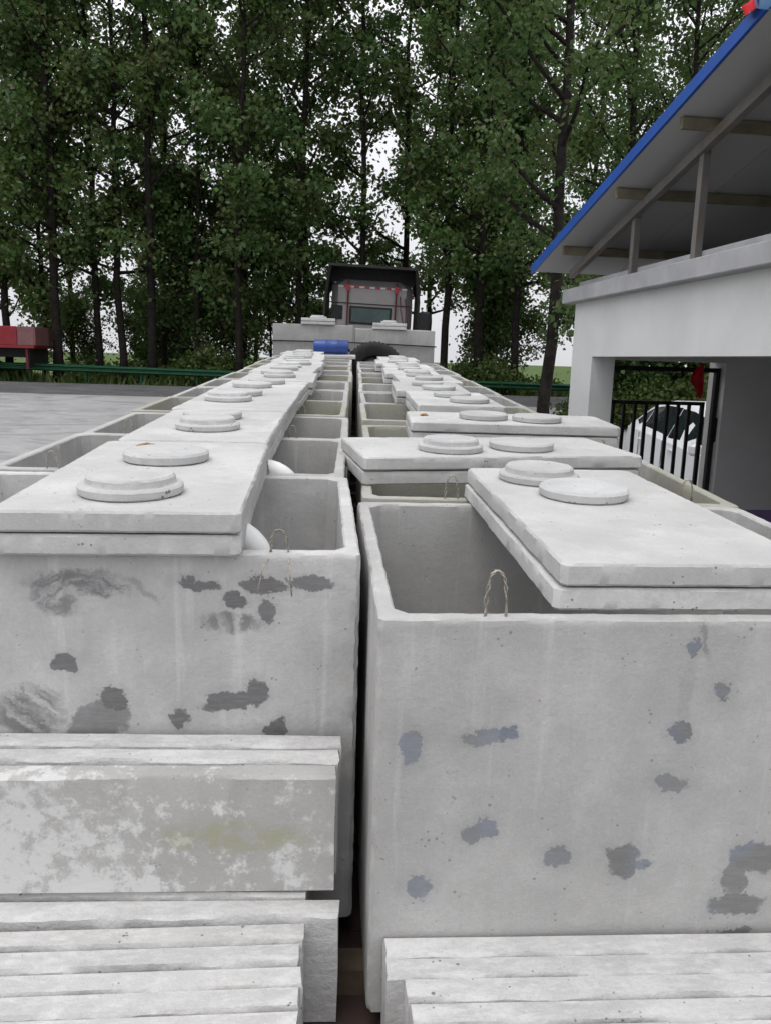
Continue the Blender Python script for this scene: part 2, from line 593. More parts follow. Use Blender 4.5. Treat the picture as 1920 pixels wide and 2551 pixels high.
M_LEAF = leaf_mat('poplar_leaves', (.042, .10, .030), (.115, .20, .052), (.095, .125, .040), .13)
M_BUSH = leaf_mat('bush_leaves', (.06, .11, .025), (.11, .16, .04), (.09, .11, .03), .06)

# ------------------------------------------------------------------ the setting: ground sheets


def sheet(name, x0, x1, ys, mat, dz=0.0, nx=2, zf=None):
    b = MB()
    xs = [x0 + (x1 - x0) * i / (nx - 1) for i in range(nx)]
    vs = [(x, y, (zf or gz)(y) + dz) for y in ys for x in xs]
    fs = [(j * nx + i, j * nx + i + 1, (j + 1) * nx + i + 1, (j + 1) * nx + i) for j in range(len(ys) - 1) for i in range(nx - 1)]
    b.add(vs, fs)
    return struct(b.build(name, mat))


YS = [-40, -20, -8, 0, 6, 12, 14, 16, 18, 20, 22, 24, 25.5, 27, 28.5, 30]


def zfield(y):
    return gz(y) - .05 if y <= 30 else gz(30) - .05 - min(1.2, (y - 30) * .05)


sheet('ground', -1500, 1500, YS + [34, 40, 54, 80, 200, 600, 2500], M_GRASS, 0, 2, zfield)
sheet('yard', -60, 40, YS[:-4] + [26], M_YARD, .004)
sheet('road', -80, 80, [26.0, 27, 28.5, 29.3], M_ROAD, .008)

# ------------------------------------------------------------------ trees
rt_ = random.Random(3)


def leaf_quads(b, cx, cy, cz, n, rad, size, rr, flat=.75):
    for _ in range(n):
        # denser in the middle of the clump, ragged outside
        d = Vector((rr.gauss(0, 1), rr.gauss(0, 1), rr.gauss(0, 1) * flat)) * rad * .46
        c = Vector((cx, cy, cz)) + d
        L = size * rr.uniform(.7, 1.25)
        W = L * rr.uniform(.55, .8)
        a = rr.uniform(0, 2 * pi)
        e = rr.uniform(-1.25, .35)
        dv = Vector((cos(a) * cos(e), sin(a) * cos(e), sin(e)))
        sv = dv.cross(Vector((rr.uniform(-1, 1), rr.uniform(-1, 1), rr.uniform(-1, 1))))
        if sv.length < .01:
            continue
        sv.normalize()
        i = len(b.v)
        p0, p1, p2, p3 = c, c + dv * L * .4 + sv * W * .5, c + dv * L, c + dv * L * .4 - sv * W * .5
        b.v += [tuple(p0), tuple(p1), tuple(p2), tuple(p3)]
        b.f.append((i, i + 1, i + 2, i + 3))


def make_tree_meshes(seed, H=21, r0=.17, start=3.2, spread=2.6, clumps=150, per=85, leaf=.17, lean=.4):
    rr = random.Random(seed)
    t, c = MB(), MB()
    ax = rr.uniform(0, 6.28)
    pts, rs = [], []
    nseg = 14
    wa, wb = rr.uniform(0, 6), rr.uniform(0, 6)
    for i in range(nseg + 1):
        k = i / nseg
        wx, wy = .16 * sin(k * 7 + wa) * k, .16 * sin(k * 6 + wb) * k
        pts.append(Vector((wx + cos(ax) * lean * k * k + rr.uniform(-.06, .06) * (i > 0), wy + sin(ax) * lean * k * k + rr.uniform(-.06, .06) * (i > 0), H * k - .3)))
        rs.append(r0 * (1 - .86 * k) * (1.25 if i == 0 else 1))
    t.tube(pts, rs, 9)

    def trunk_at(z):
        k = max(0, min(.999, (z + .3) / H)) * nseg
        i = int(k)
        return pts[i].lerp(pts[i + 1], k - i), rs[i]
    nl = 34
    limbs = []
    for j in range(nl):
        k = (j + rr.uniform(0, 1)) / nl
        z = start + (H - start - .8) * k ** .95
        p, r = trunk_at(z)
        a = rr.uniform(0, 2 * pi)
        prof = math.sin(pi * min(1, .22 + .78 * k)) ** .7      # widest low in the crown, narrowing to the top
        L = spread * (prof * .95 + .12) * rr.uniform(.55, 1.25)
        el = rr.uniform(.15, .85) + .3 * k
        d = Vector((cos(a) * cos(el), sin(a) * cos(el), sin(el)))
        q = [p, p + d * L * .35 + Vector((0, 0, -.03)), p + d * L * .7 + Vector((rr.uniform(-.15, .15), rr.uniform(-.15, .15), .12)), p + d * L + Vector((rr.uniform(-.2, .2), rr.uniform(-.2, .2), .3))]
        r1 = min(r * .6, .022 + .028 * L)
        t.tube(q, [r1, r1 * .7, r1 * .45, .008], 5, False)
        limbs.append((q, L))
        for m in range(3):
            s = q[1].lerp(q[3], rr.uniform(0, .9))
            a2 = a + rr.uniform(-1.5, 1.5)
            e2 = rr.uniform(-.1, .9)
            l2 = L * rr.uniform(.2, .45)
            e = s + Vector((cos(a2) * cos(e2), sin(a2) * cos(e2), sin(e2))) * l2
            t.tube([s, s.lerp(e, .5) + Vector((0, 0, .04)), e], [.014, .01, .005], 4, False)
            limbs.append(([s, s.lerp(e, .33), s.lerp(e, .66), e], l2))
    tot = sum(l[1] for l in limbs)
    for q, L in limbs:
        k = max(1, round(clumps * L / tot))
        for m in range(k):
            u = rr.uniform(.3, 1.08)
            i = min(2, int(u * 3))
            p = q[i].lerp(q[i + 1], u * 3 - i)
            rad = rr.uniform(.35, .9)
            leaf_quads(c, p.x, p.y, p.z + rr.uniform(-.15, .2), int(per * rr.uniform(.45, 1.25) * (rad / .5)), rad, leaf, rr)
    # a few sprays straight along the stem
    for m in range(14):
        z = rr.uniform(start * .8, H * .97)
        p, _ = trunk_at(z)
        leaf_quads(c, p.x, p.y, p.z, int(per * .4), .4, leaf, rr)
    tm = t.mesh('trunk', True)
    tm.materials.append(M_BARK)
    cm = c.mesh('crown')
    cm.materials.append(M_LEAF)
    return tm, cm


VAR = [make_tree_meshes(11 + i, H=h, r0=r, start=st, spread=sp, clumps=cl, per=pr, leaf=.2)
       for i, (h, r, st, sp, cl, pr) in enumerate([(21, .15, 3.0, 2.8, 108, 70), (23, .17, 3.8, 3.0, 115, 70), (19, .12, 2.0, 2.5, 98, 70),
                                                   (22, .14, 2.4, 2.6, 86, 62), (20, .16, 3.8, 2.9, 110, 72)])]
NEAR = [make_tree_meshes(71 + i, H=20, r0=.16, start=3.0, spread=2.9, clumps=170, per=90, leaf=.14) for i in range(2)]
YOUNG = [make_tree_meshes(41 + i, H=8.5, r0=.06, start=1.6, spread=1.3, clumps=46, per=60, leaf=.16, lean=.25) for i in range(2)]
UNDER = [make_tree_meshes(51 + i, H=5.2, r0=.06, start=.5, spread=1.9, clumps=60, per=70, leaf=.16, lean=.3) for i in range(2)]


def tree(x, y, var, label, rz=0, sc=1.0, group='tall trees behind the guardrail', kind='poplar_tree', meshes=None):
    tm, cm = (meshes or VAR)[var]
    root = thing(kind, label, 'tree', Matrix.Translation((x, y, zfield(y))) @ Matrix.Rotation(rz, 4, 'Z') @ Matrix.Scale(sc, 4), group)
    link('trunk', tm, root)
    link('crown', cm, root)
    return root


front_left = [(-13.0, 31.4, 0, 'tall leafy tree behind the red truck bed, at the left edge of the frame', 1.0),
              (-11.9, 32.0, 2, 'slim tree rising just behind the tailboard of the red truck', .95),
              (-10.9, 30.6, 1, 'thick-trunked tree just right of the red truck', 1.05),
              (-9.75, 31.8, 3, 'third dark trunk right of the red truck', 1.0),
              (-8.7, 31.2, 4, 'fourth dark trunk right of the red truck', .95),
              (-7.45, 30.8, 1, 'thick-trunked tree midway along the left guardrail', 1.0),
              (-5.95, 31.9, 2, 'tree with low foliage between the thick trunk and the lone trunk, left guardrail', 1.0),
              (-4.15, 30.0, 3, 'lone straight dark trunk where the guardrail meets the left row of tanks', 1.0)]
for i, (x, y, v, lb, sc) in enumerate(front_left):
    tree(x, y, v, lb, rt_.uniform(0, 6.28), sc)
front_right = [(3.5, 31.5, 4, 'tree just right of the truck cab, trunk beside the black air intake', 1.0),
               (4.6, 30.6, 1, 'second tree to the right of the truck cab', 1.0),
               (6.0, 30.4, 0, 'leaning tree midway between the truck cab and the white building', 1.05),
               (4.45, 18.6, 10, 'nearest thick brown trunk right beside the corner of the white building', .95),
               (-2.1, 31.5, 3, 'tree with thin foliage just left of the truck cab', 1.0),
               (.3, 31.8, 3, 'tree standing straight behind the truck cab', 1.02),
               (8.4, 26.4, 11, 'dense tree behind the blue roof edge', 1.0),
               (9.8, 25.0, 10, 'tree seen through the gate, behind the white car', .9),
               (12.2, 31, 2, 'tree behind the ridge of the blue roof', .9)]
for i, (x, y, v, lb, sc) in enumerate(front_right):
    tree(x, y, v % 10, lb, rt_.uniform(0, 6.28), sc, meshes=NEAR if v >= 10 else None)
# rows further back: nothing in the photo tells one of these from its neighbours
k = 0
for row, (D, xa, xb, st) in enumerate([(36, -20, 13, 3.7), (44, -24, 15, 4.6)]):
    x = xa
    while x < xb:
        if -2.4 < x < .4 and D > 40:
            x += st
            continue
        tree(x + rt_.uniform(-.7, .7), D + rt_.uniform(-1.5, 1.5), k % 5,
             'crowded background tree, part of the dark mass behind the front row of trunks', rt_.uniform(0, 6.28), rt_.uniform(.85, 1.12), 'crowded trees in the back rows')
        k += 1
        x += st
for (x, y, v, lb) in [(-6.9, 33.0, 0, 'thin young tree with bare stem, left of its twin behind the guardrail'),
                      (-5.2, 33.5, 1, 'thin young tree with bare stem, right of its twin near the lone trunk'),
                      (-3.3, 33.0, 0, 'thin sapling just right of the lone straight trunk'),
                      (5.6, 34.0, 1, 'thin sapling right of the truck cab beyond the hedge')]:
    tree(x, y, v, lb, rt_.uniform(0, 6.28), 1.0, 'thin young trees', 'young_tree', YOUNG)


for j, (x, y, lb) in enumerate([(-10.0, 41, 'low spreading tree right of the red truck beyond the guardrail'),
                                (-13.2, 39, 'low sparse tree behind the red truck'), (-8.3, 38.5, 'low sparse tree left of the thick trunk beyond the guardrail'), (-6.4, 40.0, 'low bushy tree right of the thick trunk beyond the guardrail'),
                                (-1.6, 42.0, 'low bushy tree left of the truck cab'), 
                                (6.6, 35.2, 'low bushy tree left of the white building'), (8.2, 23.4, 'dark low tree behind the gate, left of the car roof'),
                                (9.7, 24.2, 'dark low tree behind the gate above the car roof'), (11.2, 23.4, 'dark low tree behind the gate near the red cloth')]):
    tree(x, y, j % 2, lb, rt_.uniform(0, 6.28), rt_.uniform(.8, 1.1), 'low trees of the understorey', 'low_tree', UNDER)


def bush_mesh(seed, rx, rz, n, leaf=.1):
    rr = random.Random(seed)
    b = MB()
    for _ in range(n):
        a = rr.uniform(0, 6.28)
        q = sqrt(rr.uniform(0, 1)) * rx
        z = rr.uniform(.05, 1) * rz * (1 - .6 * (q / rx) ** 2)
        leaf_quads(b, cos(a) * q, sin(a) * q * .8, z, 40, .4, leaf, rr)
    me = b.mesh('foliage')
    me.materials.append(M_BUSH)
    return me


BM = [bush_mesh(1, 1.1, 1.0, 80, .13), bush_mesh(2, .8, .7, 46, .12), bush_mesh(3, 1.4, 1.5, 130, .14)]
bush_spots = [(-12.6, 31.0, 1, 'low bush under the red truck bed'), (-10.3, 31.0, 1, 'low bush right of the red truck behind the guardrail'),
              (-9.0, 32.2, 0, 'second bush right of the red truck behind the guardrail'), (-7.9, 32.6, 1, 'small bush left of the thick trunk behind the guardrail'),
              (-6.6, 31.6, 0, 'bush right of the thick trunk behind the guardrail'), (-5.3, 31.0, 2, 'round dark bush left of the lone straight trunk'),
              (-3.4, 31.8, 1, 'small bush right of the lone straight trunk'),
              (3.5, 30.6, 0, 'green bush just right of the gooseneck tanks'), (4.9, 30.8, 2, 'large bush between the gooseneck tanks and the white building'),
              (6.2, 31.4, 0, 'bush left of the nearest thick trunk'), (7.3, 30.8, 1, 'small bush behind the nearest thick trunk'),
              (8.3, 22.5, 2, 'hedge bush seen through the gate on the left'), (9.8, 22.0, 2, 'hedge bush seen through the gate behind the white car'),
              (11.4, 22.2, 2, 'hedge bush seen through the gate on the right'), (6.9, 22.8, 0, 'low hedge bush beside the gate column')]
for x, y, v, lb in bush_spots:
    root = thing('bush', lb, 'bush', Matrix.Translation((x, y, zfield(y))) @ Matrix.Rotation(rt_.uniform(0, 6), 4, 'Z') @ Matrix.Scale(rt_.uniform(.9, 1.15), 4), 'bushes along the guardrail')
    link('foliage', BM[v], root)
    st = MB()
    for j in range(5):
        a = j * 1.3
        st.tube([(0, 0, -.1), (cos(a) * .2, sin(a) * .2, .3), (cos(a) * .45, sin(a) * .4, .7)], [.02, .014, .006], 5, False)
    st.build('stem', M_BARK, root)

gb = MB()
rg = random.Random(5)
for i in range(9000):
    x = rg.uniform(-24, 18)
    y = 29.5 + rg.random() ** 1.6 * 14
    z = zfield(y)
    h = rg.uniform(.15, .55)
    a = rg.uniform(0, 3.14)
    dx, dy = cos(a) * .05, sin(a) * .05
    lx, ly = rg.uniform(-.2, .2), rg.uniform(-.2, .2)
    j = len(gb.v)
    gb.v += [(x - dx, y - dy, z), (x + dx, y + dy, z), (x + lx, y + ly, z + h)]
    gb.f.append((j, j + 1, j + 2))
go = gb.build('long_grass', M_BUSH)
go['kind'] = 'stuff'
go['label'] = 'long grass growing behind the guardrail'
go['category'] = 'grass'


# ------------------------------------------------------------------ guardrail
def guardrail(x0, y0, zt0, x1, y1, zt1, label):
    a, e = Vector((x0, y0, zt0)), Vector((x1, y1, zt1))
    d = (e - a).normalized()
    s = Vector((d.y, -d.x, 0)).normalized()
    root = thing('guardrail', label, 'guardrail', Matrix.Translation((x0, y0, gz(y0))), 'green guardrails along the road')
    o = Vector((x0, y0, gz(y0)))
    prof = [(0, 0), (.03, -.015), (.08, -.05), (.08, -.075), (.02, -.115), (.02, -.14), (.08, -.18), (.08, -.205), (.03, -.24), (0, -.255)]
    b = MB()
    n = len(prof)
    for P in (a, e):
        b.v += [tuple(P - o + s * p[0] + Vector((0, 0, p[1]))) for p in prof]
        b.v += [tuple(P - o + s * (p[0] - .006) + Vector((0, 0, p[1]))) for p in prof]
    for i in range(n - 1):
        b.f.append((i, i + 1, 2 * n + i + 1, 2 * n + i))
        b.f.append((n + i + 1, n + i, 3 * n + i, 3 * n + i + 1))
    b.build('rail_beam', M_RAIL, root)
    L = (e - a).length
    k = int(L / 2)
    for i in range(k + 1):
        p = a + d * (i * 2 + .4) - s * .09
        if (p - a).length > L:
            break
        q = MB()
        q.tube([(p.x - o.x, p.y - o.y, gz(p.y) - .3 - o.z), (p.x - o.x, p.y - o.y, p.z + .04 - o.z)], .06, 8)
        q.build('post', M_RAIL, root)
    return root


guardrail(-26, 30.2, 2.42, -2.6, 29.4, 2.2, 'long green guardrail on posts left of the trailer')
guardrail(2.6, 29.3, 2.13, 16, 29.0, 2.02, 'green guardrail on posts right of the trailer')

# ------------------------------------------------------------------ white building with the open gable


BLD = WM(2.42, 9.0, 0, radians(4.6))
FL = gz(9) - .02
bld = thing('white_building', 'white rendered building with blue-edged gable roof and open portal', 'building', BLD)
LI, WT, BT = 2.85, 3.42, 3.57          # lintel underside, wall top, band top
b = MB()
b.box(0, .25, -.6, 0, FL - .6, WT)                # corner column
b.box(0, .25, -6.4, -.6, LI, WT)                  # beam over the portal
b.box(0, .25, -8.6, -6.4, FL - .6, WT)            # near column
b.build('gable_wall', M_WALLW, bld)
b = MB()
b.box(.25, 1.69, -.25, -.003, LI - .02, WT - .003)
b.box(1.69, 7, -.25, -.003, FL + .82, WT - .003)
b.box(6.75, 7, -8.6, -.25, FL - .5, WT - .003)
b.box(.25, 6.75, -8.6, -8.35, FL - .5, WT - .003)
b.build('inner_wall', M_WALLG, bld)
b = MB()
b.box(1.69, 6.75, -.262, -.001, FL - .5, FL + .82)
b.build('purple_dado', M_DADO, bld)
b = MB()
b.box(-.12, 7.05, -8.7, .12, WT, BT, bev=.008)
b.box(.03, .25, -8.6, .02, BT, BT + .08, bev=.006)
b.build('cement_band', M_BAND, bld)
b = MB()
b.box(.25, 6.75, -8.35, -.25, FL - .1, FL + .004)
b.build('floor_slab', M_BAND, bld)
RY, RZ, EY = -3.93, 4.88, .42                      # ridge position and height, eave position
EZ = 3.84
sl = math.atan2(RZ - EZ, EY - RY)
for sgn in (1, -1):
    def RP(t, x, dn=0.0):
        """t = 0 at the ridge, 1 at the eave"""
        y = RY + sgn * (EY - RY) * t
        return Vector((x, y, RZ + (EZ - RZ) * t - dn))
    for j in range(8):
        b = MB()
        for x in (-.36 + j * .957, -.36 + (j + 1) * .957 - .009):
            b.v += [tuple(RP(0, x, .005)), tuple(RP(1, x, .005)), tuple(RP(1, x, .055)), tuple(RP(0, x, .055))]
        b.f += [(0, 1, 2, 3), (7, 6, 5, 4), (2, 6, 7, 3), (1, 5, 6, 2), (0, 3, 7, 4)]
        b.build('soffit_panel', M_SOFFIT, bld)
    b = MB()
    for x in (-.365, 7.3):
        b.v += [tuple(RP(-.0, x, -.02)), tuple(RP(1.01, x, -.02)), tuple(RP(1.01, x, .004)), tuple(RP(0, x, .004))]
    b.f += [(0, 1, 2, 3), (7, 6, 5, 4), (2, 6, 7, 3), (1, 5, 6, 2), (0, 4, 5, 1)]
    b.build('roof_sheet', M_ROOFB, bld)
    b = MB()
    for x in (-.385, -.361):
        b.v += [tuple(RP(-.0, x, -.035)), tuple(RP(1.015, x, -.035)), tuple(RP(1.015, x, .058)), tuple(RP(0, x, .058))]
    b.f += [(0, 3, 2, 1), (4, 5, 6, 7), (0, 1, 5, 4), (3, 7, 6, 2), (1, 2, 6, 5)]
    b.build('rake_trim', M_ROOFB, bld)
    b = MB()
    b.bar(RP(0.01, -.03, .175), RP(.93, -.03, .175), .06, .08)
    b.build('rafter', M_TRUSS, bld)
    for t in ((.26, .52, .825) if sgn > 0 else (.2, .5, .85)):
        b = MB()
        p = RP(t, 0, .105)
        b.box(-.3, 6.9, p.y - .022, p.y + .022, p.z - .035, p.z + .045)
        b.build('purlin', M_PURLIN, bld)
for yy, x in ((-1.45, .0), (-2.62, .0), (-3.8, .0), (-5.0, .0), (-6.5, .0)):
    t = abs(yy - RY) / (EY - RY)
    b = MB()
    b.box(x - .03, x + .027, yy - .035, yy + .035, BT - .02, RZ + (EZ - RZ) * t - .19)
    b.build('truss_post', M_TRUSS, bld)
b = MB()
b.v = [(6.8, EY - .3, BT), (6.8, -8.3, BT), (6.8, -8.3, EZ), (6.8, RY, RZ - .06), (6.8, EY - .3, EZ)]
b.v += [(x + .1, y, z) for x, y, z in b.v]
b.f = [(0, 1, 2, 3, 4), (9, 8, 7, 6, 5), (0, 5, 6, 1), (1, 6, 7, 2), (2, 7, 8, 3), (3, 8, 9, 4), (4, 9, 5, 0)]
b.build('rear_gable', M_TRUSS, bld)  # coloured dark grey to deepen the shade under the roof
b = MB()
b.box(.3, 6.8, -8.45, -8.35, BT, EZ)
b.build('eave_infill', M_TRUSS, bld)  # same dark grey, painted-in shade below the eave
b = MB()
b.tube([(-.43, RY - .03, RZ + .02), (7.3, RY - .03, RZ + .02)], .085, 14)
b.build('ridge_cap', M_RIDGE, bld, True)
b = MB()
n = 8
for i in range(n + 1):           # a scrap of red cloth draped over the roof edge by the ridge
    for j in range(7):
        u, v = i / n, j / 6
        y = RY + .05 + .17 * u - .05 * v
        x = -.30 - .13 * min(1, v * 2) - .018 * sin(u * 8 + v * 3)
        z = RZ + .085 - .045 * u - max(0, v - .35) * .20 * (1 - .35 * u) + .012 * sin(u * 7)
        b.v.append((x, y, z))
for i in range(n):
    for j in range(6):
        a = i * 7 + j
        b.f.append((a, a + 1, a + 8, a + 7))
tag(b.build('red_cloth', M_RED, None, True, BLD), 'scrap of red cloth on the roof edge beside the pale blue ridge cap', 'cloth')

# gate in the far wall
gate = thing('iron_gate', 'black iron bar gate in the building portal, in front of the white car', 'gate', BLD @ Matrix.Translation((.25, -.12, FL)))
GH = 2.77 - FL
b = MB()
b.box(.01, .06, -.03, .03, 0, GH)
b.box(1.385, 1.435, -.03, .03, 0, GH)
b.box(.06, 1.385, -.03, .03, GH - .05, GH)
b.build('gate_frame', M_GATE, gate)
leaf = MB()
leaf.box(.10, .14, -.02, .02, .08, GH - .38)
leaf.box(1.25, 1.29, -.02, .02, .08, GH - .38)
leaf.box(.14, 1.25, -.02, .02, GH - .42, GH - .38)
leaf.box(.14, 1.25, -.02, .02, .10, .14)
leaf.build('gate_leaf', M_GATE, gate)
for i in range(8):
    x = .22 + i * .128
    b = MB()
    b.box(x - .016, x + .016, -.016, .016, .14, GH - .42)
    b.build('gate_bar', M_GATE, gate)
b = MB()
b.box(1.43, 1.53, -.06, .05, 1.58, 1.86, bev=.01)
b.build('lock_box', M_BLACK, gate)
b = MB()
n = 9
for i in range(n):
    for j in range(7):
        u, v = j / 6, i / (n - 1)
        lft = (.045, -.01, -.05, -.075, -.08, -.03, .012, .02, .035)[i]
        rgt = (.085, .09, .088, .092, .085, .088, .08, .078, .06)[i]
        b.v.append((1.02 + lft + (rgt - lft) * u, -.05 - .022 * sin(u * 11 + v * 4) - .01 * v, GH + .03 - v * .36 + .02 * sin(u * 5 + v * 6)))
for i in range(n - 1):
    for j in range(6):
        a = i * 7 + j
        b.f.append((a, a + 1, a + 8, a + 7))
tag(b.build('red_cloth', M_RED, None, True, BLD @ Matrix.Translation((.37, -.12, FL))), 'red cloth hanging from the top bar of the iron gate', 'cloth')
b = MB()
b.box(-.11, .11, -.11, .11, -.2, 2.5, bev=.015)
b.box(-.14, .14, -.14, .14, 2.5, 2.58, bev=.015)
tag(b.build('stone_pillar', M_PILLAR, None, False, WM(4.36, 9.5, gz(9.5))), 'pale pillar behind the right edge of the iron gate', 'pillar')

# ------------------------------------------------------------------ white car behind the gate (side towards us)


def wheel(parent, x, y, z, r, wd, axis='X', rim=M_RIM, hub=.58, outer=1):
    M = Matrix.Translation((x, y, z)) @ (Matrix.Rotation(pi / 2, 4, 'Y') if axis == 'X' else Matrix.Rotation(pi / 2, 4, 'X'))
    b = MB()
    b.lathe([(r * hub, -wd * .42), (r * .9, -wd * .5), (r * .97, -wd * .42), (r, -wd * .25), (r, wd * .25), (r * .97, wd * .42), (r * .9, wd * .5), (r * hub, wd * .42)], 36, M, closed=False)
    w_ = b.build('wheel', M_RUBBER, parent, True)
    b = MB()
    b.lathe([(r * hub, -wd * .42), (r * hub * .9, -wd * .3), (r * .22, -wd * .2), (r * .2, -wd * .4), (.02, -wd * .4)], 24, M, closed=False)
    b.lathe([(.02, wd * .4), (r * .2, wd * .4), (r * .22, wd * .2), (r * hub * .9, wd * .3), (r * hub, wd * .42)], 24, M, closed=False)
    b.build('rim', rim, w_, True)
    return w_


def loft(b, secs):
    n = len(secs[0])
    base = len(b.v)
    for s in secs:
        b.v += [tuple(p) for p in s]
    for i in range(len(secs) - 1):
        for k in range(n):
            a, c = base + i * n + k, base + i * n + (k + 1) % n
            b.f.append((a, c, c + n, a + n))
    b.f.append(tuple(base + k for k in range(n - 1, -1, -1)))
    b.f.append(tuple(base + (len(secs) - 1) * n + k for k in range(n)))


car = thing('parked_car', 'white parked car with dark windows behind the black iron gate', 'car', WM(5.78, 12.0, gz(12) + .02, radians(1.0), SLOPE) @ Matrix.Diagonal((1, 1.12, 1.05, 1)))
# local: nose towards -Y, half width .9
st = [(-2.2, .45, .72, .70), (-2.05, .3, .88, .82), (-1.4, .26, 1.0, .88), (-.8, .26, 1.08, .9), (.5, .26, 1.11, .9), (1.5, .26, 1.14, .89), (2.0, .3, 1.12, .86), (2.2, .42, 1.0, .78)]
secs = []
for (y, zl, zh, hw) in st:
    secs.append([(-hw * .9, y, zl), (hw * .9, y, zl), (hw, y, zl + .16), (hw, y, (zl + zh) / 2), (hw * .97, y, zh - .08), (hw * .9, y, zh), (-hw * .9, y, zh), (-hw * .97, y, zh - .08), (-hw, y, (zl + zh) / 2), (-hw, y, zl + .16)])
b = MB()
loft(b, secs)
b.build('body', M_CARW, car, 'angle')
st = [(-1.05, 1.07, .79, .80), (-.7, 1.30, .68, .82), (-.35, 1.49, .60, .84), (0, 1.57, .59, .845), (.4, 1.61, .585, .845), (.9, 1.60, .58, .84), (1.3, 1.54, .58, .83), (1.7, 1.42, .60, .82), (2.15, 1.13, .70, .78)]
secs = [[(-hb, y, 1.03), (hb, y, 1.03), (ht, y, zt - .05), (ht - .07, y, zt), (-ht + .07, y, zt), (-ht, y, zt - .05)] for (y, zt, ht, hb) in st]
b = MB()
loft(b, secs)
b.build('roof', M_CARW, car, 'angle')
for s in (-1, 1):
    def sp(y, z):
        # a point on the leaning side of the cabin
        yy = [q[0] for q in st]
        i = max(0, min(len(st) - 2, sum(1 for q in yy if q <= y) - 1))
        t = (y - yy[i]) / (yy[i + 1] - yy[i])
        zt = st[i][1] + (st[i + 1][1] - st[i][1]) * t - .05
        ht = st[i][2] + (st[i + 1][2] - st[i][2]) * t
        hb = st[i][3] + (st[i + 1][3] - st[i][3]) * t
        f = (z - 1.03) / max(.05, zt - 1.03)
        return Vector((s * (hb + (ht - hb) * f + .012), y, z))
    for nm, poly in (('window', [(-.90, 1.075), (.44, 1.09), (.44, 1.52), (.1, 1.515), (-.32, 1.455)]), ('window', [(.475, 1.09), (1.45, 1.105), (1.45, 1.43), (1.0, 1.51), (.475, 1.53)]),
                     ('window', [(1.48, 1.105), (1.98, 1.12), (1.66, 1.34), (1.48, 1.42)])):
        b = MB()
        o_ = [sp(*p) for p in poly]
        b.v = [tuple(p) for p in o_] + [tuple(p - Vector((s * .03, 0, 0))) for p in o_]
        m_ = len(poly)
        b.f = [tuple(range(m_)), tuple(range(2 * m_ - 1, m_ - 1, -1))] + [(i, (i + 1) % m_, m_ + (i + 1) % m_, m_ + i) for i in range(m_)]
        b.build(nm, M_GLASS, car)
    for yh in (-.05, 1.05):
        b = MB()
        b.box(s * .905 - .015, s * .905 + .015, yh + .1, yh + .3, .93, .96, bev=.006)
        b.build('door_handle', M_CARW, car)
    for yd in (-.85, .46, 1.35):
        b = MB()
        b.box(s * .9005 - .003, s * .9005 + .003, yd - .006, yd + .006, .36, 1.04)
        b.build('door_seam', M_BLACK, car)
    b = MB()
    b.box(s * 1.0 - .09, s * 1.0 + .09, -.88, -.74, 1.02, 1.19, bev=.04)
    b.build('mirror', M_CARW, car)
    b = MB()
    b.box(s * .66 - .16, s * .66 + .16, -2.14, -1.98, .68, .84, bev=.04)
    b.build('headlight', M_TAPEW, car)
    for yw in (-1.35, 1.35):
        wheel(car, s * .8, yw, .32, .33, .21, hub=.62)
b = MB()
b.v = [(-.70, -1.0, 1.12), (.70, -1.0, 1.12), (.55, -.40, 1.50), (-.55, -.40, 1.50)]
b.v = [(x, y - .03, z + .02) for x, y, z in b.v]
b.f = [(0, 1, 2, 3)]
b.build('windscreen', M_GLASS, car)

# ------------------------------------------------------------------ low-bed trailer
DK = 1.0
trailer = thing('lowbed_trailer', 'dark red steel lowbed trailer carrying the concrete tanks', 'trailer', TF @ Matrix.Translation((0, 0, 0)))
b = MB()
for i in range(16):
    b.box(-1.5, 1.5, -.9 + i * .98, -.9 + i * .98 + .972, DK - .03, DK)
b.build('deck_plates', M_STEEL, trailer)
for x in (-1.52, 1.52, -.5, .5):
    b = MB()
    b.box(x - .05, x + .05, -.9, 14.75, DK - .26, DK - .032)
    b.build('chassis_beam', M_STEEL, trailer)
b = MB()
b.box(-1.5, 1.5, 14.72, 18.9, 1.52, 1.64)
b.box(-.6, .6, 14.62, 14.72, .75, 1.64)
b.box(-1.5, 1.5, 14.72, 14.80, .75, 1.52)
b.build('gooseneck', M_STEEL, trailer)
b = MB()
b.box(.0, .75, 14.35, 14.618, 1.30, 1.365)
b.box(.33, .41, 14.4, 14.62, DK, 1.30)
b.build('spare_wheel_shelf', M_STEEL, trailer)
for s in (-1, 1):
    for y in (1.2, 2.5, 3.8):
        for dx in (0, .3):
            wheel(trailer, s * (1.25 - dx), y, .40, .40, .25)
for i, yy in enumerate([1.75, 2.3, 2.75, 3.3, 4.0, 4.4, 5.1, 5.5, 6.2, 6.8, 7.3, 7.9, 8.4, 9, 9.5, 10, 10.6, 11.1, 11.7, 12.2, 12.7, 13.2, 13.8, 14.3]):
    b = MB()
    b.box(-1.45, 1.52, yy + .05, yy + .13, DK + .001, DK + .078)
    b.build('timber_bearer', M_TIMBER, trailer)

# ------------------------------------------------------------------ concrete tanks


def ring(W, L, ch, nsx, nsy):
    """points of a chamfered rectangle, counter-clockwise, fixed count"""
    hx, hy = W / 2, L / 2
    c = [(-hx + ch, -hy), (hx - ch, -hy), (hx, -hy + ch), (hx, hy - ch), (hx - ch, hy), (-hx + ch, hy), (-hx, hy - ch), (-hx, -hy + ch)]
    out_ = []
    for i in range(8):
        a, b_ = c[i], c[(i + 1) % 8]
        n = (nsx, 2, nsy, 2, nsx, 2, nsy, 2)[i]
        for k in range(n):
            t = k / n
            out_.append((a[0] + (b_[0] - a[0]) * t, a[1] + (b_[1] - a[1]) * t))
    return out_


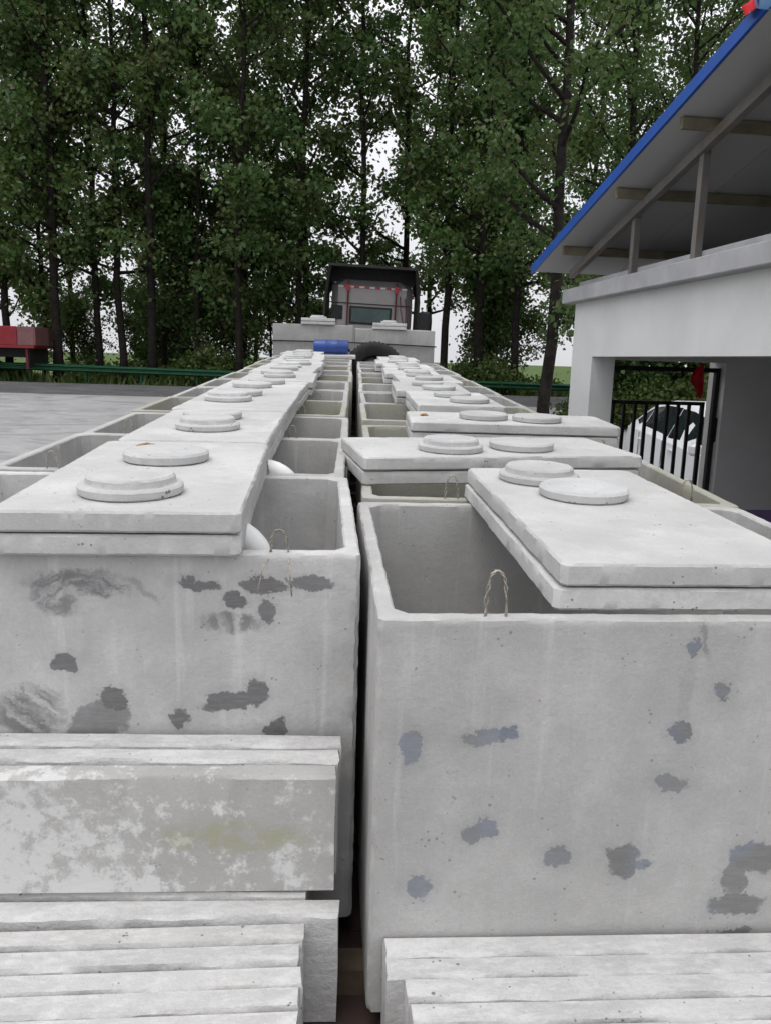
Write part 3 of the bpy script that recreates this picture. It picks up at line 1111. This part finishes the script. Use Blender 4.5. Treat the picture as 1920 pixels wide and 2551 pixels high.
def tank_mesh(W, L, H, seed, t=.043, ns=40, jit=.0018):
    rr = random.Random(seed)
    b = MB()
    loops = []   # (width inset, chamfer, z, jitter)
    nzl = 60 if ns > 40 else 1
    for (ins, ch, z, j) in [(0, .012, 0, 0)] + [(0, .010, (H - .013) * (q + .5) / nzl, 0) for q in range(nzl)] + list(((0, .012, H - .013, jit * .5), (.002, .012, H - .004, jit), (.007, .016, H, jit * .8),
                            (t - .006, .032, H, jit * .8), (t - .001, .036, H - .005, jit), (t, .038, H - .03, jit * .3), (t + .018, .05, .09, 0))):
        pts = ring(W - 2 * ins, L - 2 * ins, ch, ns, ns)
        loop = []
        for k, (x, y) in enumerate(pts):
            nz = noise.noise(Vector((x * 9 + seed * 3.1, y * 9, z * 2))) * j * 1.6
            # now and then a small chip out of the edge
            chip = -.006 if (j >= jit and rr.random() < .035) else 0
            if nzl > 1 and ins == 0 and W / 2 - abs(x) < .013 and L / 2 - abs(y) < .013:
                e = max(0, noise.noise(Vector((z * 26 + seed, x * 3, y * 3))) * .0025 + rr.uniform(-.001, .0035))
                x -= e * (1 if x > 0 else -1)
                y -= e * (1 if y > 0 else -1)
            loop.append((x + rr.uniform(-j, j) * .4 + nz, y + rr.uniform(-j, j) * .4 + nz, z + (rr.uniform(-j, j) * .4 + nz * .6 + chip if z > H * .6 else 0)))
        loops.append(loop)
    n = len(loops[0])
    for lp in loops:
        b.v += lp
    for i in range(len(loops) - 1):
        for k in range(n):
            a, c = i * n + k, i * n + (k + 1) % n
            b.f.append((a, c, c + n, a + n))
    b.f.append(tuple(range(n - 1, -1, -1)))
    e = (len(loops) - 1) * n
    b.f.append(tuple(range(e, e + n)))
    return b.mesh('shell', 'angle')


def loop_wire(tank, x, y, z, w_, h, lean=.0, seed=0, tail=False):
    rr = random.Random(seed)
    for ph in (0, pi):
        b = MB()
        pts = []
        n = 22
        for i in range(n + 1):
            u = i / n
            a = pi * u
            px = x - cos(a) * w_ / 2 + rr.uniform(-.002, .002)
            pz = z - .02 + (h + .02) * (sin(a) ** .62)
            py = y - lean * sin(a)
            tw = u * 34 + ph
            pts.append((px + .0028 * cos(tw), py + .0028 * sin(tw), pz))
        b.tube(pts, .0021, 5)
        if tail and ph == 0:
            b.tube([(x - w_ / 2, y, z - .01), (x - w_ / 2 - .015, y - .055, z - .02), (x - w_ / 2 - .03, y - .058, z - .09)], .002, 5)
            b.tube([(x + w_ / 2, y, z - .01), (x + w_ / 2 + .005, y - .055, z - .02), (x + w_ / 2 + .012, y - .06, z - .10)], .002, 5)
        b.build('lifting_loop', M_WIRE, tank, True)


def pvc_elbow(tank, x, y, z, r=.05):
    b = MB()
    pts = []
    for i in range(9):
        a = pi / 2 * i / 8
        pts.append((x + .12 * sin(a), y, z - .12 + .12 * cos(a)))
    pts = [(x - .12, y, z)] + pts + [(x + .12, y, z - .40)]
    b.tube(pts, r, 20)
    b.tube([(x - .13, y, z), (x - .06, y, z)], r * 1.12, 20)
    b.build('pvc_elbow', M_PVC, tank, True)


def box_bottom(z_top, H):
    return z_top - H


ZL, ZR = 2.17, 2.12
TB = 1.08
tm_cache = {}


def add_tank(side, i, s0, L, W, cx, ztop, label, mat, yaw=0.0, base=TB, seed=0, ns=24, grp='open concrete tanks on the trailer', loops=True):
    me = tank_mesh(W, L, ztop - base, seed, ns=ns)
    me.materials.append(mat)
    root = thing('concrete_tank', label, 'tank', TM(cx, s0 + L / 2, base, yaw), grp)
    link('shell', me, root)
    return root


ltop = [1.97]
HL = ZL - TB
NL, NR = 12, 11
for i in range(NL):
    L = 1.09 if i == 0 else 1.03
    s0 = 1.97 if i == 0 else 3.09 + (i - 1) * 1.06
    lb = ('patched grey concrete tank with white elbow pipe, nearest in the left row' if i == 0 else
          'open concrete tank, %s from the front in the left row' % ORD[i])
    t = add_tank('L', i, s0, L, 1.37, (-.675 if i == 0 else -.71) + (0 if i < 2 else R.uniform(-.015, .015)), ZL + (0 if i < 2 else R.uniform(-.008, .008)), lb,
                 M_TANKL if i == 0 else (M_TANKG if i in (3, 6, 8) else M_TANK), radians(2.2) if i == 0 else radians(R.uniform(-.6, .9)), seed=20 + i, ns=64 if i == 0 else 24)
    hy = -L / 2 + .02
    if i == 0:
        loop_wire(t, .475, hy, HL, .045, .065, .02, 1, True)
        pvc_elbow(t, .295, hy + .16, HL + .015, .045)
    else:
        if i < 5:
            loop_wire(t, .40 + R.uniform(-.05, .08), hy, HL, .04, .06, .01, 40 + i)
        if i < 3:
            loop_wire(t, -.44, hy, HL, .045, .07, .01, 50 + i)
        if i == 1:
            pvc_elbow(t, .36, hy + .12, HL - .005, .042)
HR = ZR - TB
rs0 = [1.69, 2.93, 4.08, 5.42, 6.66, 7.74, 8.82, 9.90, 10.98, 12.06, 13.14]
rL = [1.20, 1.12, 1.12, 1.20, 1.05, 1.05, 1.05, 1.05, 1.05, 1.05, 1.05]
for i in range(NR):
    lb = ('pale patched concrete tank, nearest in the right row, standing forward of the left row' if i == 0 else
          'open concrete tank with olive inner walls, second from the front in the right row' if i == 1 else
          'open concrete tank, %s from the front in the right row' % ORD[i])
    t = add_tank('R', i, rs0[i], rL[i], 1.44 if i < 2 else 1.38, .765 if i < 2 else .755 + R.uniform(-.015, .015), ZR + (0 if i < 2 else R.uniform(-.008, .008)), lb,
                 M_TANKR if i == 0 else (M_TANKG if i in (1, 2, 3, 6) else M_TANK), radians(2.0) if i == 0 else radians(R.uniform(-.8, .9)), seed=60 + i, ns=64 if i == 0 else 24)
    hy = -rL[i] / 2 + .02
    if i == 0:
        loop_wire(t, -.455, hy, HR, .048, .105, -.01, 2)
    else:
        if i < 5:
            loop_wire(t, -.40 + R.uniform(-.05, .05), hy, HR, .05, .09 if i == 1 else .06, .01, 70 + i)
        if i in (1, 2):
            loop_wire(t, .62, hy + .25, HR - .02, .045, .07, 0, 75 + i)
# tanks on the gooseneck
GB, GT = 1.645, 2.72
gset = []
for row in range(2):
    for s, side in ((-1, 'left'), (1, 'right')):
        lb = 'raised concrete tank on the gooseneck, %s %s' % (side, 'one facing us, behind the spare tyre' if (row == 0 and s > 0) else 'one facing us, behind the blue drum' if row == 0 else 'one of the rear pair next to the cab')
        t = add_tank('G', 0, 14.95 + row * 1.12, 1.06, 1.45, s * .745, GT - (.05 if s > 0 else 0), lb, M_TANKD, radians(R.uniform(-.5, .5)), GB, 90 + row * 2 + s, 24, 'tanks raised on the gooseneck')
        gset.append((s, row))

# ------------------------------------------------------------------ lids (stacked in pairs) and their round covers


def lid_mesh(W, L, T, seed, ns=30, jit=.002):
    rr = random.Random(seed)
    b = MB()
    n = None
    for (ins, ch, z, j) in ((.005, .01, 0, jit), (0, .012, .006, jit), (0, .014, T * .55, jit * .7), (.001, .016, T - .006, jit), (.006, .02, T, jit * .6)):
        pts = ring(W - 2 * ins, L - 2 * ins, ch, ns, ns)
        n = len(pts)
        for (x, y) in pts:
            nz = noise.noise(Vector((x * 8 + seed, y * 8, z * 3))) * j * 1.6
            chip = -.006 if (rr.random() < .03 and T * .7 < z) else 0
            sx = 1 if x > 0 else -1
            b.v.append((x + (rr.uniform(-j, j) * .5 + nz + chip) * sx, y + (rr.uniform(-j, j) * .5 + nz) * (1 if y > 0 else -1), z + (rr.uniform(-j, j) * .3 if z > 0 else 0)))
    for i in range(4):
        for k in range(n):
            a, c = i * n + k, i * n + (k + 1) % n
            b.f.append((a, c, c + n, a + n))
    b.f.append(tuple(range(n - 1, -1, -1)))
    b.f.append(tuple(range(4 * n, 5 * n)))
    return b.mesh('lid', 'angle')


def cover_mesh(kind, seed):
    b = MB()
    j = .0012
    if kind == 'step':
        b.lathe([(.132, 0), (.138, .005), (.139, .022), (.133, .028), (.120, .029), (.118, .033), (.117, .046), (.111, .052)], 48, None, j, seed)
    else:
        b.lathe([(.132, 0), (.139, .005), (.141, .026), (.134, .033)], 48, None, j, seed)
    return b.mesh('cover', 'angle')


COVERS = {'step': [cover_mesh('step', i) for i in range(3)], 'flat': [cover_mesh('flat', 9 + i) for i in range(3)]}
for ms in COVERS.values():
    for me in ms:
        me.materials.append(M_COVER)
LT = .054
rl = random.Random(12)


def lid_stack(cx, sc_, zrim, yaw, covers, where, W=.61, L=1.17, n=2, seed=0, ns=20):
    """covers: (along, across, kind)"""
    for k in range(n):
        me = lid_mesh(W, L, LT, seed * 5 + k, ns)
        me.materials.append(M_LID)
        o = link('lid_slab', me, None, TM(cx + rl.uniform(-.006, .006) * (k == 0) - .004 * (k == 0), sc_ + (.004 if k == 0 else 0), zrim + .003 + k * (LT + .006), yaw + radians(rl.uniform(-.4, .4)) * (k == 0)))
        tag(o, ('%s concrete lid slab %s' % ('upper' if k == n - 1 else 'lower', where)) if n > 1 else 'single concrete lid slab ' + where, 'lid', 'concrete lid slabs')
    zt = zrim + .003 + n * LT + (n - 1) * .006
    for j, (al, ac, kind) in enumerate(covers):
        v = rl.randrange(3)
        M = TM(cx, sc_, zt + .001, yaw) @ Matrix.Translation((ac, al, 0)) @ Matrix.Rotation(rl.uniform(0, 6), 4, 'Z') @ Matrix.Rotation(radians(rl.uniform(-.3, .3)), 4, 'X')
        o = link('round_cover', COVERS[kind][v], None, M)
        if abs(yaw) > 1:
            pos = 'left-hand' if al == max(q[0] for q in covers) else 'right-hand'
        else:
            pos = 'nearer' if al == min(q[0] for q in covers) else 'farther'
        tag(o, '%s %s round concrete cover on the slabs %s' % (pos, 'two-step' if kind == 'step' else 'flat disc', where), 'cover', 'round concrete covers')


# left row
lid_stack(-.60, 2.52, ZL, radians(2.6), [(-.36, -.01, 'step'), (.17, -.01, 'flat')], 'nearest in the left row', seed=1, ns=60, L=1.18)
lid_stack(-.63, 3.70, ZL, radians(1.0), [(-.18, .0, 'step'), (.22, -.04, 'flat')], 'second in the left row', seed=2, ns=40, L=1.12, W=.58)
lid_stack(-.655, 4.84, ZL, radians(.2), [(-.02, -.08, 'step'), (.36, -.06, 'flat')], 'third in the left row', seed=3, L=1.08)
lid_stack(-.66, 5.96, ZL, radians(-.5), [(-.10, -.06, 'flat'), (.28, 0, 'flat')], 'fourth in the left row', seed=4, L=1.1)
lid_stack(-.63, 7.14, ZL, radians(1), [(-.12, 0, 'step'), (.3, -.06, 'flat')], 'fifth in the left row', seed=5)
lid_stack(-.68, 8.32, ZL, radians(-.5), [(-.2, 0, 'flat'), (.28, 0, 'step')], 'sixth in the left row', seed=6)
lid_stack(-.66, 9.50, ZL, radians(.6), [(-.3, .05, 'flat'), (.28, 0, 'flat')], 'seventh in the left row', seed=7)
lid_stack(-.70, 10.68, ZL, radians(-1), [(-.2, -.05, 'step'), (.3, 0, 'flat')], 'eighth in the left row', seed=8)
lid_stack(-.72, 11.86, ZL, radians(1), [(-.25, 0, 'flat'), (.3, 0, 'flat')], 'ninth in the left row', seed=9)
lid_stack(-.80, 13.04, ZL, radians(-1), [(-.2, 0, 'flat'), (.3, 0, 'flat')], 'tenth in the left row', seed=10)
lid_stack(-.55, 14.10, ZL, radians(90), [], 'lying across the left row under the blue drum', n=1, seed=11)
# right row
lid_stack(.77, 2.36, ZR, radians(2.2), [(.39, -.10, 'step'), (.125, -.025, 'flat')], 'nearest in the right row', seed=21, ns=60, L=1.25, W=.625)
lid_stack(.60, 3.54, ZR, radians(100), [(.2, -.107, 'step'), (-.135, -.07, 'flat')], 'across the second right-row tank', seed=22, ns=40, L=1.22, W=.575)
lid_stack(.91, 4.68, ZR, radians(89), [(.15, -.03, 'flat'), (-.15, -.09, 'flat')], 'across the third right-row tank', seed=23, ns=30, L=1.17, W=.56)
lid_stack(.73, 5.98, ZR, radians(.5), [(-.3, .09, 'flat'), (.12, .02, 'flat')], 'fourth in the right row', seed=24, W=.60, L=1.14)
lid_stack(.66, 7.12, ZR, radians(-.6), [(-.35, .06, 'flat'), (.1, 0, 'flat')], 'fifth in the right row', seed=25, L=1.1)
lid_stack(.74, 8.3, ZR, radians(1), [(-.3, 0, 'flat'), (.2, -.05, 'step')], 'sixth in the right row', seed=26)
lid_stack(.66, 9.48, ZR, radians(-1), [(-.3, .05, 'flat'), (.25, .0, 'flat')], 'seventh in the right row', seed=27)
lid_stack(.70, 10.66, ZR, radians(.6), [(-.25, 0, 'step'), (.3, 0, 'flat')], 'eighth in the right row', seed=28)
lid_stack(.62, 11.84, ZR, radians(-.6), [(-.3, 0, 'flat'), (.25, .04, 'flat')], 'ninth in the right row', seed=29)
lid_stack(.70, 13.02, ZR, radians(.4), [(-.3, 0, 'flat'), (.25, 0, 'flat')], 'tenth in the right row', seed=30)
# on the gooseneck tanks
lid_stack(-.66, 15.5, GT, radians(1), [(-.2, -.02, 'step'), (.28, 0, 'flat')], 'on the left gooseneck tank', seed=31)
lid_stack(.66, 15.5, GT - .05, radians(-2), [(-.2, -.02, 'flat'), (.28, 0, 'step')], 'on the right gooseneck tank', seed=32)

# ------------------------------------------------------------------ concrete panels standing on edge at the tail of the trailer
rp = random.Random(31)


def panel(x0, x1, s, th, z0, z1, mat, label, seed, tilt=0.0, yaw=0.0, rough=.004):
    """a thin panel standing on its long edge, origin at its base centre"""
    W, H = x1 - x0, z1 - z0
    rr = random.Random(seed)
    b = MB()
    nx = 60
    prof = [(-th / 2, 0), (-th / 2, H * .5), (-th / 2, H - .008), (-th / 2 + .006, H), (th / 2 - .006, H), (th / 2, H - .008), (th / 2, 0)]
    m = len(prof)
    for i in range(nx + 1):
        x = -W / 2 + W * i / nx
        for k, (y, z) in enumerate(prof):
            e = rough if z > H * .6 else rough * .3
            nz = noise.noise(Vector((x * 6 + seed * 7, y * 20, z * 3))) * e * 1.2 + rr.uniform(-e, e) * .25
            xe = rr.uniform(-e, e) if i in (0, nx) else 0
            b.v.append((x + xe, y + nz * (1 if k < 3 else -1), z + (nz if z > .02 else 0)))
    for i in range(nx):
        for k in range(m):
            a, c = i * m + k, i * m + (k + 1) % m
            b.f.append((a, a + m, c + m, c))
    b.f.append(tuple(range(m)))
    b.f.append(tuple(range(nx * m + m - 1, nx * m - 1, -1)))
    o = b.build('precast_slab', mat, None, 'angle', TM((x0 + x1) / 2, s, z0, yaw, tilt))
    return tag(o, label, 'slab', 'concrete slabs standing on edge at the trailer tail')


# left pile: a lower rank on the deck, three more standing on top of it against the tank
for k in range(10):
    s_ = 1.925 - k * .0605
    x1 = -.008 if k == 3 else (-.085 - rp.uniform(0, .03) if k > 3 else -.09)
    zt = 1.335 if k < 3 else 1.322 if k == 3 else 1.305 - (k - 4) * .003 + rp.uniform(-.006, .006)
    yw = 0 if k < 3 else (.6 if k == 3 else 2.2)
    s_ -= .65 * math.tan(radians(yw)) + (.004 if k > 3 else 0)
    if k == 9:
        x1 = -.045
    panel(-1.34 - rp.uniform(0, .05), x1, s_, .0598, DK + .003, zt, M_SLAB, 'whitish concrete slab on edge, %s from the tank in the lower left rank' % ('first' if k == 0 else ORD[k]), 100 + k, 0, radians(yw + rp.uniform(-.12, .12)), .0042)
for k in range(3):
    s_ = 1.925 - k * .0605
    panel(-1.36, (-.012, -.016, -.022)[k], s_ - (0, .003, .012)[k], .056, 1.345, (1.682, 1.674, 1.668)[k], M_SLABW if k == 2 else M_SLAB,
          ('concrete slab with white lime bloom and a mossy stain, front of the upper left rank', )[0] if k == 2 else 'thin concrete slab edge in the upper left rank, %s' % ('against the tank' if k == 0 else 'between two others'), 130 + k, 0, radians((.1, .3, .9)[k]), .003)
for k in range(9):
    s_ = 1.645 - k * .0605
    x0 = .105 if k < 2 else .155 + rp.uniform(-.01, .012)
    zt = 1.300 - k * .002 + rp.uniform(-.005, .005)
    s_ -= .0
    panel(x0, 1.42 + rp.uniform(0, .05), s_, .0598, DK + .003, zt, M_SLAB, 'whitish concrete slab on edge, %s from the tank in the right rank' % ('first' if k == 0 else ORD[k]), 160 + k, 0, radians(1.1 + rp.uniform(-.12, .12)), .0042)

# ------------------------------------------------------------------ spare tyre and blue drum in front of the gooseneck
ty = thing('spare_tyre', 'black spare truck tyre standing upright before the right gooseneck tank', 'tyre', TM(.37, 14.5, 1.367, 0, 0, 0))
b = MB()
r, wd = .545, .26
M = Matrix.Translation((0, 0, r)) @ Matrix.Rotation(pi / 2, 4, 'X')
b.lathe([(r * .56, -wd * .38), (r * .62, -wd * .46), (r * .85, -wd * .5), (r * .96, -wd * .44), (r, -wd * .28), (r, wd * .28), (r * .96, wd * .44), (r * .85, wd * .5), (r * .62, wd * .46), (r * .56, wd * .38)], 48, M, closed=False)
b.build('tyre', M_RUBBER, ty, True)
for k in range(44):
    a = 2 * pi * k / 44
    if k == 0:
        lug = MB().box(-.016, .016, -wd * .3, wd * .3, 0, .012).mesh('tread_block')
        lug.materials.append(M_RUBBER)
    link('tread_block', lug, ty, Matrix.Translation((0, 0, r)) @ Matrix.Rotation(a, 4, 'Y') @ Matrix.Translation((0, 0, r - .002)))
b = MB()
b.lathe([(r * .56, -wd * .38), (r * .54, -wd * .2), (r * .50, wd * .05), (r * .26, wd * .12), (r * .24, wd * .1), (r * .24, wd * .2)], 32, M, closed=False)
b.build('rim', M_RIM, ty, True)

dr = thing('blue_drum', 'blue plastic drum lying on its side on the tanks before the gooseneck', 'drum', TM(-.39, 14.15, ZL + .06, radians(2)))
b = MB()
M = Matrix.Translation((0, 0, .125)) @ Matrix.Rotation(pi / 2, 4, 'Y')
b.lathe([(.09, -.30), (.113, -.295), (.12, -.27), (.12, -.12), (.126, -.11), (.126, -.09), (.12, -.08), (.12, .08), (.126, .09), (.126, .11), (.12, .12), (.12, .27), (.113, .295), (.09, .30)], 28, M)
b.build('body', M_BLUE, dr, True)
b = MB()
b.lathe([(.03, .30), (.03, .325), (.026, .33)], 14, M @ Matrix.Translation((.05, 0, 0)))
b.build('cap', M_BLACK, dr, True)
b = MB()
b.tube([(-1.5, 0, 0), (-.4, -.012, .005), (.4, -.01, 0), (1.5, 0, -.03)], .012, 6)
tag(b.build('lashing_rope', M_BLACK, None, True, TM(0, 14.925, 2.42)), 'dark lashing rope stretched across the faces of the gooseneck tanks', 'rope')

# ------------------------------------------------------------------ tractor unit seen from behind
CG = gz(21.5)
trk = thing('truck_tractor', 'silver truck cab seen from behind with dark roof fairing and red-white reflectors', 'truck', WM(.34, 21.4, CG, radians(-1.5), 0, radians(1.8)))
b = MB()
b.box(-1.04, 1.04, 0, 1.5, .9, 3.72, bev=.17)
st = [(1.45, .88, 3.68, 1.08), (1.9, .86, 3.45, 1.12), (2.2, .86, 2.5, 1.12), (2.4, .9, 2.1, 1.08)]
secs = []
for (y, zl, zh, hw) in st:
    secs.append([(-hw + .06, y, zl), (hw - .06, y, zl), (hw, y, zl + .1), (hw, y, zh - .35), (hw - .09, y, zh - .08), (hw - .28, y, zh), (-hw + .28, y, zh), (-hw + .09, y, zh - .08), (-hw, y, zh - .35), (-hw, y, zl + .1)])
loft(b, secs)
b.build('cab', M_CAB, trk)
b = MB()   # roof fairing: hollow hood, open to the rear
top = [(-1.14, -.55, 4.03), (1.14, -.55, 4.03), (1.10, 1.0, 4.1), (-1.10, 1.0, 4.1), (-1.0, 2.1, 3.66), (1.0, 2.1, 3.66)]
b.v = list(top) + [(x * .965, y, z - .06) for x, y, z in top]
b.f = [(0, 1, 2, 3), (3, 2, 5, 4), (9, 8, 7, 6), (10, 11, 8, 9), (1, 0, 6, 7), (5, 4, 10, 11)]
for sgn in (-1, 1):
    i = len(b.v)
    for x in (sgn * 1.2, sgn * 1.13):
        b.v += [(x * 1.03, -.20, 3.2), (x * .98, 2.0, 3.6), (x * .92, 1.0, 4.08), (x * .93, -.50, 4.0)]
    b.f += [(i, i + 1, i + 2, i + 3), (i + 7, i + 6, i + 5, i + 4), (i, i + 4, i + 5, i + 1), (i + 3, i + 7, i + 4, i), (i + 2, i + 6, i + 7, i + 3), (i + 1, i + 5, i + 6, i + 2)]
b.build('roof_fairing', M_CABDARK, trk)
b = MB()
b.box(-1.08, 1.08, .25, .32, 3.66, 4.0)
b.build('fairing_shade_sheet', M_BLACK, trk)  # black sheet added to paint the shade inside the hollow fairing
for s in (-1, 1):
    b = MB()
    b.v = [(s * 1.23, -.22, .95), (s * 1.15, .3, .95), (s * 1.15, .3, 3.4), (s * 1.23, -.22, 3.25)]
    b.v += [(x - s * .05, y, z) for x, y, z in b.v]
    b.f = [(0, 1, 2, 3), (7, 6, 5, 4), (0, 4, 5, 1), (1, 5, 6, 2), (2, 6, 7, 3), (3, 7, 4, 0)]
    b.build('side_fairing', M_CABDARK, trk)
    b = MB()
    b.box(s * .615 - .022, s * .615 + .022, -.06, -.005, 1.2, 3.68)
    b.build('rear_rail', M_CABRED, trk)
    b = MB()
    b.box(s * .615 - .05, s * .615 + .05, -.075, -.061, 3.42, 3.58)
    b.build('marker_lamp', M_TAPER, trk)
b = MB()
b.box(-1.02, 1.02, -.03, -.001, 3.105, 3.125)
b.build('panel_seam', M_BLACK, trk)
b = MB()
b.box(-.56, .52, -.03, -.003, 2.60, 3.05, bev=.01)
win = b.build('rear_window', M_BLACK, trk)
b = MB()
b.box(-.51, .47, -.04, -.031, 2.65, 3.00)
b.build('pane', M_GREENGLASS, win)
b = MB()
b.box(-1.02, -.74, -.032, -.003, 2.70, 3.05, bev=.01)
b.build('side_vent', M_BLACK, trk)
for i in range(13):
    x = -.875 + i * .135
    b = MB()
    b.box(x, x + .134, -.028, -.007, 3.505, 3.55)
    b.build('reflector_strip', M_TAPER if i % 2 else M_TAPEW, trk)
b = MB()
b.box(1.22, 1.52, -.35, .0, 1.6, 3.0, bev=.05)
b.build('air_intake', M_BLACK, trk)
b = MB()
b.tube([(.72, -.06, 3.35), (.75, -.14, 3.0), (.82, -.2, 2.7), (.95, -.18, 2.3)], .014, 6)
b.tube([(.85, -.06, 3.3), (.9, -.14, 2.9), (.95, -.2, 2.6), (1.0, -.18, 2.2)], .014, 6)
b.build('air_hose', M_CABRED, trk, True)
b = MB()
b.box(-.5, -.38, -4.3, 2.2, .72, .98)
b.box(.38, .5, -4.3, 2.2, .72, .98)
b.box(-.38, .38, -3.0, -2.9, .74, .95)
b.box(-.38, .38, -.6, -.5, .74, .95)
b.build('chassis', M_BLACK, trk)
for y, tw in ((1.3, False), (-1.9, True), (-3.2, True)):
    for s in (-1, 1):
        wheel(trk, s * 1.0, y, .5, .5, .28)
        if tw:
            wheel(trk, s * .68, y, .5, .5, .28)

# ------------------------------------------------------------------ red truck at the far left
rz = gz(28)
red = thing('red_flatbed_truck', 'red flatbed truck with faded tailboard parked at the left edge', 'truck', WM(-11.15, 29.15, rz + .05, radians(4)))
# local: tail at x = 0, nose towards -x
b = MB()
b.box(-6.0, 0, -.06, 2.3, 1.18, 1.27)
b.build('bed', M_TRUCKRED, red)
for i in range(3):
    b = MB()
    b.box(-6.0 + i * 2.0 + .01, -4.0 + i * 2.0 - .01 if i < 2 else -.56, -.055, -.005, 1.272, 1.92, bev=.012)
    b.build('side_board', M_TRUCKRED, red)
    b = MB()
    b.box(-6.0 + i * 2.0 + .01, -4.0 + i * 2.0 - .01, 2.245, 2.295, 1.272, 1.92, bev=.012)
    b.build('side_board', M_TRUCKRED, red)
b = MB()
b.box(-.55, -.0, -.055, -.005, 1.272, 1.92, bev=.012)
b.build('side_board', M_TRUCKGREY, red)
b = MB()
b.box(.002, .05, -.05, 2.29, 1.272, 1.92, bev=.012)
b.build('tailboard', M_TRUCKGREY, red)
b = MB()
b.box(-8.0, -.3, .55, .68, .85, 1.18)
b.box(-8.0, -.3, 1.6, 1.73, .85, 1.18)
b.box(-.35, -.2, .1, 2.15, .55, 1.18)
b.box(-3.6, -2.6, .0, .5, .6, 1.1, bev=.05)
b.build('chassis', M_BLACK, red)
b = MB()
b.box(-.32, -.24, .02, .1, .45, 1.18)
b.build('rear_bracket', M_CABRED, red)
b = MB()
b.box(-.32, -.24, 2.1, 2.2, .45, 1.18)
b.build('rear_bracket', M_CABRED, red)
for x in (-2.3, -7.4):
    for y in (.2, 2.0):
        wheel(red, x, y, .48, .48, .28, 'Y')
b = MB()
prof = [(-8.5, .6), (-6.3, .6), (-6.2, 2.75), (-7.6, 2.8), (-8.3, 1.9), (-8.55, 1.6)]
for y in (0, 2.25):
    b.v += [(x, y, z) for x, z in prof]
m = len(prof)
b.f = [tuple(range(m)), tuple(range(2 * m - 1, m - 1, -1))] + [(i, m + i, m + (i + 1) % m, (i + 1) % m) for i in range(m)]
b.build('cab', M_TRUCKRED, red)
for y in (-.01, 2.26):
    b = MB()
    b.v = [(-8.15, y, 1.85), (-6.9, y, 1.85), (-6.9, y, 2.5), (-7.6, y, 2.55)]
    b.f = [(0, 1, 2, 3)]
    b.build('window', M_GLASS, red)

# ------------------------------------------------------------------ small things lying on the lids


def clod(x, s_, z, r, mat, label, seed):
    rr = random.Random(seed)
    b = MB()
    prof = [(r * .5, 0), (r, r * .12), (r * 1.05, r * .35), (r * .8, r * .6), (r * .3, r * .72)]
    n = 11
    for (q, h) in prof:
        for k in range(n):
            a = 2 * pi * k / n
            e = rr.uniform(.78, 1.2)
            b.v.append((q * e * cos(a) * 1.35, q * e * sin(a) * .8, h * rr.uniform(.85, 1.15)))
    for i in range(len(prof) - 1):
        for k in range(n):
            a, c = i * n + k, i * n + (k + 1) % n
            b.f.append((a, c, c + n, a + n))
    b.f.append(tuple(range(n - 1, -1, -1)))
    b.f.append(tuple(range(4 * n, 5 * n)))
    tag(b.build('clod', mat, None, 'angle', TM(x, s_, z)), label, 'clod')


M_CLOD = plain('orange_clay', (.30, .19, .085), .9, 0, .3, 30, .1, dirt=(.25, .16, .08))
clod(-.745, 2.93, ZL + .118, .024, M_CLOD, 'orange clay clod behind the farther cover on the nearest left lid slab', 3)
clod(.42, 4.72, ZR + .118, .018, M_CLOD, 'small brown clod on the crosswise slab of the third right tank', 5)
